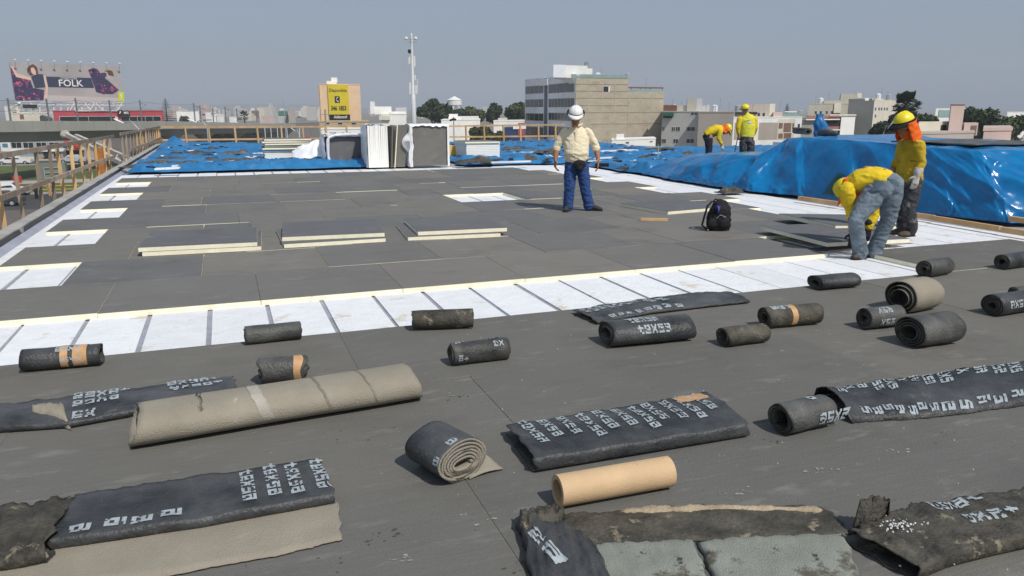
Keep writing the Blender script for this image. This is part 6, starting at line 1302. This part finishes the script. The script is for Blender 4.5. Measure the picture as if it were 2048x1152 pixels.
for k in range(len(vp)-1):
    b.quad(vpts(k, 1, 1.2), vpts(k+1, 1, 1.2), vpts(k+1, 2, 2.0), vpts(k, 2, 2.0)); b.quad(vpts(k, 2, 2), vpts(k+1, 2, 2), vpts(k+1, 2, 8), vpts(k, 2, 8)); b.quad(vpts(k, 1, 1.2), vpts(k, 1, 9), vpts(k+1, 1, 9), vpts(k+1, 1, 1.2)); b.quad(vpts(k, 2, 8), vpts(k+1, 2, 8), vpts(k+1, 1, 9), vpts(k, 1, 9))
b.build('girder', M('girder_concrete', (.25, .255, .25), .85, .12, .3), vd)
b = MB()
for k in range(len(vp)-1):
    n_ = int((vpts(k+1, 0)-vpts(k, 0)).length/4)+1
    for j in range(n_): f_ = j/n_; p = vpts(k, 0, -.004).lerp(vpts(k+1, 0, -.004), f_); q_ = vpts(k, 1, -.004).lerp(vpts(k+1, 1, -.004), f_); d = (vpts(k+1, 0)-vpts(k, 0)).normalized()*.04; b.quad(p-d, p+d, q_+d, q_-d)
b.build('panel_joint', M('joint_grey', (.25, .24, .22), .9), vd)
for px in (-100, 378, 440, 500, 545):
    k = max(i for i in range(len(vp)) if vp[i][0] <= px); k = min(k, len(vp)-2); f_ = (px-vp[k][0])/(vp[k+1][0]-vp[k][0]); p = vpts(k, 2, 4.5).lerp(vpts(k+1, 2, 4.5), f_); b = MB(); b.tube([(p.x, p.y, -8), (p.x, p.y, p.z-1.2), (p.x, p.y, p.z)], [1.0, 1.0, 2.4], 16); b.build('pier', m_conc, vd)
CG = 'overhead line masts on the viaduct'; tops = []
for n_, (px, yt) in enumerate(((18, 196), (95, 197), (153, 196), (220, 200), (281, 200), (388, 206), (400, 211), (425, 217), (450, 213), (473, 217), (512, 218))):
    k = max(i for i in range(len(vp)) if vp[i][0] <= px); f_ = (px-vp[k][0])/(vp[k+1][0]-vp[k][0]); D = vp[k][1]*(1-f_)+vp[k+1][1]*f_+1.2; p = G(px, D, 0); z0 = AD(px, 244, D).z; z1 = AD(px, yt, D).z
    t = thing('overhead_mast', ['first slim mast from the left, standing before the cream building', 'second mast, under the left end of the billboard frame', 'third mast, crossing the red window band', 'fourth mast, just left of the round black sign', 'fifth mast, right part of the red building', 'sixth mast, before the white hall', 'thin mast right of the white hall', 'short mast between the white hall and the stepped houses', 'mast left of the white distant houses', 'mast right of the white distant houses', 'last distant mast near the palm'][n_], 'mast', (p.x, p.y, z0), 0, CG)
    b = MB(); b.bar((p.x, p.y, z0), (p.x, p.y, z1), .16 if D < 150 else .2, .2, up=tuple(FW)); b.build('mast_pole', M('mast_dark', (.17, .18, .19), .6), t); b = MB(); zz = z1-.6; b.bar((p.x, p.y, zz), tuple(Vector((p.x, p.y, zz-.15))+FW*2.4), .06, .06); b.bar((p.x, p.y, zz-1), tuple(Vector((p.x, p.y, zz-.2))+FW*2.2), .05, .05); b.build('cantilever', M('mast_dark', (0, 0, 0)), t); tops.append(Vector((p.x, p.y, z1-.3)))
tops = [AD(-160, 196, 92)]+tops
for (dz, lb) in ((0, 'upper overhead wire strung between the masts'), (-1.3, 'lower overhead wire strung between the masts')):
    b = MB()
    for p, q_ in zip(tops[:-1], tops[1:]):
        pts = [p.lerp(q_, s_/6)+Vector((0, 0, dz-.25*math.sin(math.pi*s_/6)))+FW*(1.2 if dz else 0) for s_ in range(7)]; b.tube(pts, .022, 4, cap=False)
    solo(b, 'overhead_wire', M('mast_dark', (0, 0, 0)), lb, 'wire', tops[1], group='overhead wires')
# --- street lamps
def lamp(label, hx, hy, bx, by, D, ybase=None):
    h = AD(hx, hy, D); p = AD(bx, by, D); t = thing('street_lamp', label, 'street lamp', (p.x, p.y, -8), 0, 'street lamps'); b = MB(); m_ = p.lerp(h, .5)+Vector((0, 0, .45)); b.tube([(p.x, p.y, -8), tuple(p-Vector((0, 0, .4))), tuple(p), tuple(m_), tuple(h)], [.09, .06, .05, .04, .035], 8); b.build('lamp_post', m_steel, t, smooth=True)
    d = (h-p).normalized(); b = MB(); b.tube([h-d*.1, h+d*.5, h+d*.8], [(.05, .08), (.08, .14), (.03, .06)], 10); b.build('lamp_head', m_white, t, smooth=True)
lamp('white headed street lamp in front of the viaduct and red building', 246, 246, 281, 262, 62); lamp('street lamp before the viaduct below the white hall', 392, 245, 414, 254, 70); lamp('curved street lamp before the dark ficus at the right', 1778, 255, 1766, 270, 60)
lamp('distant double lamp left of the peach building', 590, 262, 598, 268, 130)
q = G(568, 150, 0); b = MB(); b.tube([(q.x, q.y, -8), (q.x, q.y, AD(568, 196, 150).z)], [.1, .05], 8); solo(b, 'tall_pole', m_steel, 'tall thin pale pole left of the peach building', 'pole', (q.x, q.y, -8))
q = G(907, 90, 0); t = thing('floodlight_pole', 'slim pole with a cluster of floodlights before the white villa', 'pole', (q.x, q.y, -8)); b = MB(); b.tube([(q.x, q.y, -8), (q.x, q.y, AD(907, 234, 90).z)], .07, 8); b.build('pole', m_steel, t)
for dx in (-6, -3, 0, 3): b = MB(); p = q+RT*(dx*90/F); b.ball((p.x, p.y, AD(907, 238+abs(dx)*.4, 90).z), (.16, .12, .14), 8); b.build('floodlight', m_dark, t)
q = G(490+160, 100, 0); b = MB(); b.tube([(q.x, q.y, -8), (q.x, q.y, AD(650, 219, 100).z)], .10, 8); z = AD(650, 229, 100).z; b.bar(tuple(Vector((q.x, q.y, z))-RT*.7), tuple(Vector((q.x, q.y, z))+RT*.7), .06, .06); solo(b, 'utility_pole', m_conc, 'utility pole with a cross arm before the peach building', 'pole', (q.x, q.y, -8))
# --- street level at the left
SH = Bld('shop_row', 'low row of shops behind the viaduct with grey upper windows', 'shops', (-60, 148), (215, 152), 275, 10, W('shop_grey', (.33, .33, .32)))
for x in (22, 46, 72, 98, 124): SH.win(x, x+20, 285, 296, 1)
SH.pblk('pale_fascia', 20, 74, 297.5, 303, -.4, -.01, w_shade); SH.pblk('pale_fascia', 75, 130, 297.5, 303, -.4, -.01, w_shade); SH.pblk('blue_white_sign', 0, 20, 285, 303, -.6, -.01, m_white); SH.pblk('sign_panel', 4, 15, 287, 294, -.7, -.61, M('teal', (.08, .22, .30), .6)); SH.pblk('brown_base', 24, 74, 313, 320, -.2, -.01, w_cream)
SH.pblk('blue_shutter', 24, 72, 303.5, 312.5, -.1, -.01, W('steel_blue', (.25, .33, .40)))
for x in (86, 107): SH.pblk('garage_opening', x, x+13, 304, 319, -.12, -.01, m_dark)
m_haz = M('hazard_orange', (.60, .22, .02), .7)
for x0 in (82, 109):
    for k in range(5 if x0 > 100 else 2):
        b = MB(); w_ = 3.0; p = [SH.uv(x0+k*w_+dx, y, -.2) for dx, y in ((0, 319), (1.6, 319), (4.0, 312), (2.4, 312))]; b.poly([SH.pt(u_, -.2, z_) for u_, z_ in p]); b.build('hazard_stripe', m_haz, SH.t)
SH.pblk('yellow_canopy', 131, 168, 296, 300, -1.2, -.1, w_peach); SH.pblk('dark_shop_opening', 132, 165, 301, 316, -.15, -.01, m_dark)
for (px, py) in ((134, 287), (154, 293)): b = MB(); p = SH.uv(px, py, -1.6); c = SH.pt(p[0], -1.6, p[1]); b.ball(c, (.65, .3, .6), 14); b.build('red_round_sign', M('bright_red', (.5, .03, .02), .6), SH.t, smooth=True)
SH2 = Bld('shadowed_shops', 'dark storefronts under the viaduct, beyond the left corner of the roof', 'shops', (216, 158), (640, 250), 262, 10, W('shop_shade', (.20, .195, .185)))  # shadow below the viaduct put into a darker wall colour
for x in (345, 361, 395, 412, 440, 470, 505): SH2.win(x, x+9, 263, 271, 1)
b = MB(); gb = U(82, 358, -8)
KI = thing('roadside_kiosk', 'grey-green cabinet with a frame on the grass strip', 'kiosk', (gb.x, gb.y, -8)); b.bar(gb+Vector((0, 0, 1.1)), gb+Vector((3.3, 0, 1.1)), 1.5, 2.2); b.build('cabinet', W('kiosk_green', (.17, .20, .17)), KI)
b = MB(); g0 = gb+Vector((.7, -.9, 0))
for x in (0, 1.9): b.bar(g0+Vector((x, 0, -.6)), g0+Vector((x, 0, 1.6)), .1, .1, up=(1, 0, 0))
for z in (1.6, .9, .2): b.bar(g0+Vector((0, 0, z)), g0+Vector((1.9, 0, z)), .08, .08)
b.build('frame', m_steel, KI)
def car(label, px, py, col, L=4.6, H=1.5, pick=False, rz=0, z=-8):
    p = U(px, py, z); t = thing('parked_car', label, 'car', p, rz, 'vehicles on the street'); w = 1.78
    prof = [(-L/2, .35), (-L/2, .78), (-L/2+.9, .92), (-L/2+1.55, H), (L*.1, H), (L*.1+.55, .95), (L/2-.05, .88), (L/2, .35)] if pick else [(-L/2, .35), (-L/2, .75), (-L/2+1.0, .92), (-L/2+1.7, H), (L*.2, H), (L/2-.7, .98), (L/2, .85), (L/2, .35)]
    b = MB(); n = len(prof); cab = [1 if q_[1] > 1.2 else 0 for q_ in prof]
    for sg in (-1, 1): b.poly([(x, sg*(w/2-.12*c), z_) for (x, z_), c in zip(prof, cab)][::sg])
    for k in range(n): (x0, z0), (x1, z1) = prof[k], prof[(k+1) % n]; c0, c1 = cab[k], cab[(k+1) % n]; b.quad((x0, -w/2+.12*c0, z0), (x0, w/2-.12*c0, z0), (x1, w/2-.12*c1, z1), (x1, -w/2+.12*c1, z1))
    b.build('car_body', M('car_'+col[0], col[1], .3, .02, 1, spec=.6), t, world=False)
    xa, xb = prof[2][0]+.25, prof[5][0]-.12
    for sg in (-1, 1):
        b = MB(); b.quad((xa+.15, sg*(w/2+.004), .95), (xb, sg*(w/2+.004), .95), (prof[4][0], sg*(w/2-.11), H-.12), (prof[3][0]+.1, sg*(w/2-.11), H-.12)); b.build('side_window', m_glass, t, world=False)
    b = MB(); (x0, z0), (x1, z1) = prof[2], prof[3]; b.quad((x0-.01, -w/2+.1, z0+.03), (x0-.01, w/2-.1, z0+.03), (x1-.02, w/2-.2, z1-.03), (x1-.02, -w/2+.2, z1-.03)); b.build('windscreen', m_glass, t, world=False)
    for x in (-L/2+.85, L/2-.9):
        for sg in (-1, 1): b = MB(); b.tube([(x, sg*(w/2-.2), .33), (x, sg*(w/2+.02), .33)], .33, 16); o = b.build('wheel', m_dark, t, world=False); b = MB(); b.tube([(x, sg*(w/2+.02), .33), (x, sg*(w/2+.03), .33)], .18, 10); b.build('rim', m_steel, o, world=False)
    return t
wc = ('white', (.72, .72, .72)); car('white pickup driving on the far road at the left edge', 30, 329, wc, 5.3, 1.75, True); car('silver car on the far road below the hoist', 146, 325.5, ('silver', (.45, .46, .47)), 4.5, 1.45); car('white station wagon on the nearer road at the left edge', 12, 391, wc, 4.8, 1.6, False, math.pi)
car('dark car at the far left, nearest to the roof edge', -2, 412, ('dark', (.04, .045, .05)), 4.5, 1.5); car('small red car seen through the far railing', 613, 281, ('red', (.4, .03, .03)), 4.3, 1.5); car('white van seen through the far railing', 586, 279, wc, 4.9, 1.9)
b = MB(); p = U(35, 366, -8); b.tube([p, p+Vector((0, 0, .9))], .55, 14); solo(b, 'red_bin', M('bright_red', (0, 0, 0)), 'red bin beside the pale path on the grass strip', 'bin', p)
def ped(label, px, py, mt_, mb_):
    p = U(px, py, -8); t = thing('person', label, 'person', p); b = MB()
    for sg in (-1, 1): b.tube([p+RT*.1*sg, p+RT*.09*sg+Vector((0, 0, .85))], [.07, .10], 8); b.tube([p+RT*.24*sg+Vector((0, 0, 1.4)), p+RT*.28*sg+Vector((0, 0, .85))], [.06, .045], 8)
    b.tube([p+Vector((0, 0, .8)), p+Vector((0, 0, 1.15)), p+Vector((0, 0, 1.42)), p+Vector((0, 0, 1.5))], [(.16, .12), (.17, .13), (.2, .12), (.07, .07)], 12, side=RT); b.ball(p+Vector((0, 0, 1.64)), (.09, .1, .12), 10); link('body', bake(b, 'body', mt_, .03, 1), t)
ped('tiny pedestrian in dark clothes on the street at the left', 74, 398, m_black, m_navy); ped('tiny pedestrian bending near the street edge at the left', 101, 393, m_tape, m_navy)
b = MB(); A = U(56, 388, -8); B_ = U(160, 386, -8); 
for k in range(2): b.bar(A+Vector((0, 0, .5+.4*k)), B_+Vector((0, 0, .5+.4*k)), .06, .08)
solo(b, 'yellow_guard_rail', M('yellow_rail', (.6, .40, .03), .6), 'yellow guard rail along the near side of the grass', 'rail', A)
# --- distant town: individual houses on the skyline
dn = random.Random(33); DG = 'distant houses on the hazy left skyline'
kinds = [(w_white, 'white'), (w_cream, 'cream'), (w_grey, 'grey'), (w_redb, 'brick red'), (w_pink, 'pinkish')]
named = [('white hall with a long plain wall left of the overhead masts', 352, 397, 340, 223, w_white), ('white distant house with two roof boxes', 410, 432, 360, 226, w_white), ('white distant house with a long terrace right of the roof boxes', 432, 447, 365, 230, w_white), ('tiny white house left of the distant palm', 457, 474, 380, 235, w_white),
         ('distant block with a green glazed top', 556, 575, 420, 221, w_grey), ('distant striped block beside the green glazed one', 576, 590, 420, 219, w_taupe), ('pinkish distant house left of the green glazed block', 522, 546, 450, 234, w_pink)]
for (lb, a, b_, D, yt, mt_) in named:
    h = Bld('distant_building', lb, 'building', (a, D), (b_, D+6), yt, 14, mt_, group='distant buildings with a name of their own' if 0 else None)
    if 'green' in lb: h.pblk('green_glazing', 557, 574, 222, 230, -.5, -.01, M('green_sign', (.05, .20, .16), .5))
    if 'boxes' in lb: h.pblk('roof_box', 423, 426, 221, 226, 1, 4, w_white); h.pblk('roof_box', 428, 431, 221, 226, 1, 4, w_white); h.pblk('red_fence', 406, 424, 239, 241, -3, -2.8, w_redb); h.win(404, 410, 228, 231, 0)
ORD = ['first', 'second', 'third', 'fourth', 'fifth', 'sixth', 'seventh', 'eighth', 'ninth', 'tenth', 'eleventh', 'twelfth', 'thirteenth', 'fourteenth', 'fifteenth', 'sixteenth', 'seventeenth', 'eighteenth']
ZN = ['left of the red building', 'above the red building', 'between the araucaria and the distant palm', 'between the distant palm and the peach block', 'behind the centre trees']
hs = []
for k in range(95):
    px = dn.uniform(0, 640) if k < 80 else dn.uniform(730, 1060)
    if 105 < px < 325 and dn.random() < .8: continue
    hs.append((px, dn.uniform(480, 1500), dn.uniform(6, 20), dn.uniform(-4.5, 4), dn.choice([0, 0, 1, 1, 2, 2, 3, 4]), dn.random()))
hs.sort(); cnt = {}
for (px, D, wpx, hh, kd, rv) in hs:
    mt_, nm = kinds[kd]; zn = 0 if px < 105 else 1 if px < 330 else 2 if px < 490 else 3 if px < 640 else 4; cnt[(zn, kd)] = cnt.get((zn, kd), 0)+1; c_ = cnt[(zn, kd)]
    A = G(px, D); w_ = wpx*D/F; z = hh+1.6*0; b = MB()
    def hb(u0, u1, v0, v1, z0, z1): b.hexa([tuple(A+RT*u+FW*v+Vector((0, 0, zz))) for zz in (z0, z1) for (u, v) in ((u0, v0), (u1, v0), (u1, v1), (u0, v1))])
    hb(0, w_, 0, 12, -8, z)
    if rv < .6: hb(w_*.2, w_*.6, 2, 8, z, z+2.2)
    solo(b, 'distant_house', mt_, '%s %s distant house from the left, %s' % (ORD[c_-1], nm, ZN[zn]), 'house', (A.x, A.y, -8), group='distant houses on the hazy skyline')
tp = sorted((dn.choice([dn.uniform(0, 100), dn.uniform(330, 640)]), dn.uniform(350, 900)) for k in range(16)); na = 0
for k, (px, D) in enumerate(tp):
    na = 1 if (k and tp[k-1][0] < 105 <= px) or k == 0 else na+1
    tree('%s hazy skyline tree from the left, %s' % (ORD[na-1], 'left of the red building' if px < 105 else 'between the araucaria and the peach block'), px, D, dn.uniform(231, 236), dn.uniform(10, 22), 246, 100+k, 220, 1.3, (m_l2, m_l3), group='hazy trees on the skyline')
# ------------------------------------------------------------------ haze
hz = MB(); hz.box(-1700, 1900, -300, 4300, -9, 120); hz = tag(hz.build('haze', None), kind='stuff')
hmz = bpy.data.materials.new('haze'); hmz.use_nodes = True; t = hmz.node_tree; t.nodes.remove(t.nodes['Principled BSDF']); v = t.nodes.new('ShaderNodeVolumePrincipled')
v.inputs['Color'].default_value = (.82, .88, .97, 1); v.inputs['Density'].default_value = .00045; v.inputs['Anisotropy'].default_value = 0
t.links.new(v.outputs[0], t.nodes['Material Output'].inputs['Volume']); hz.data.materials.clear(); hz.data.materials.append(hmz)
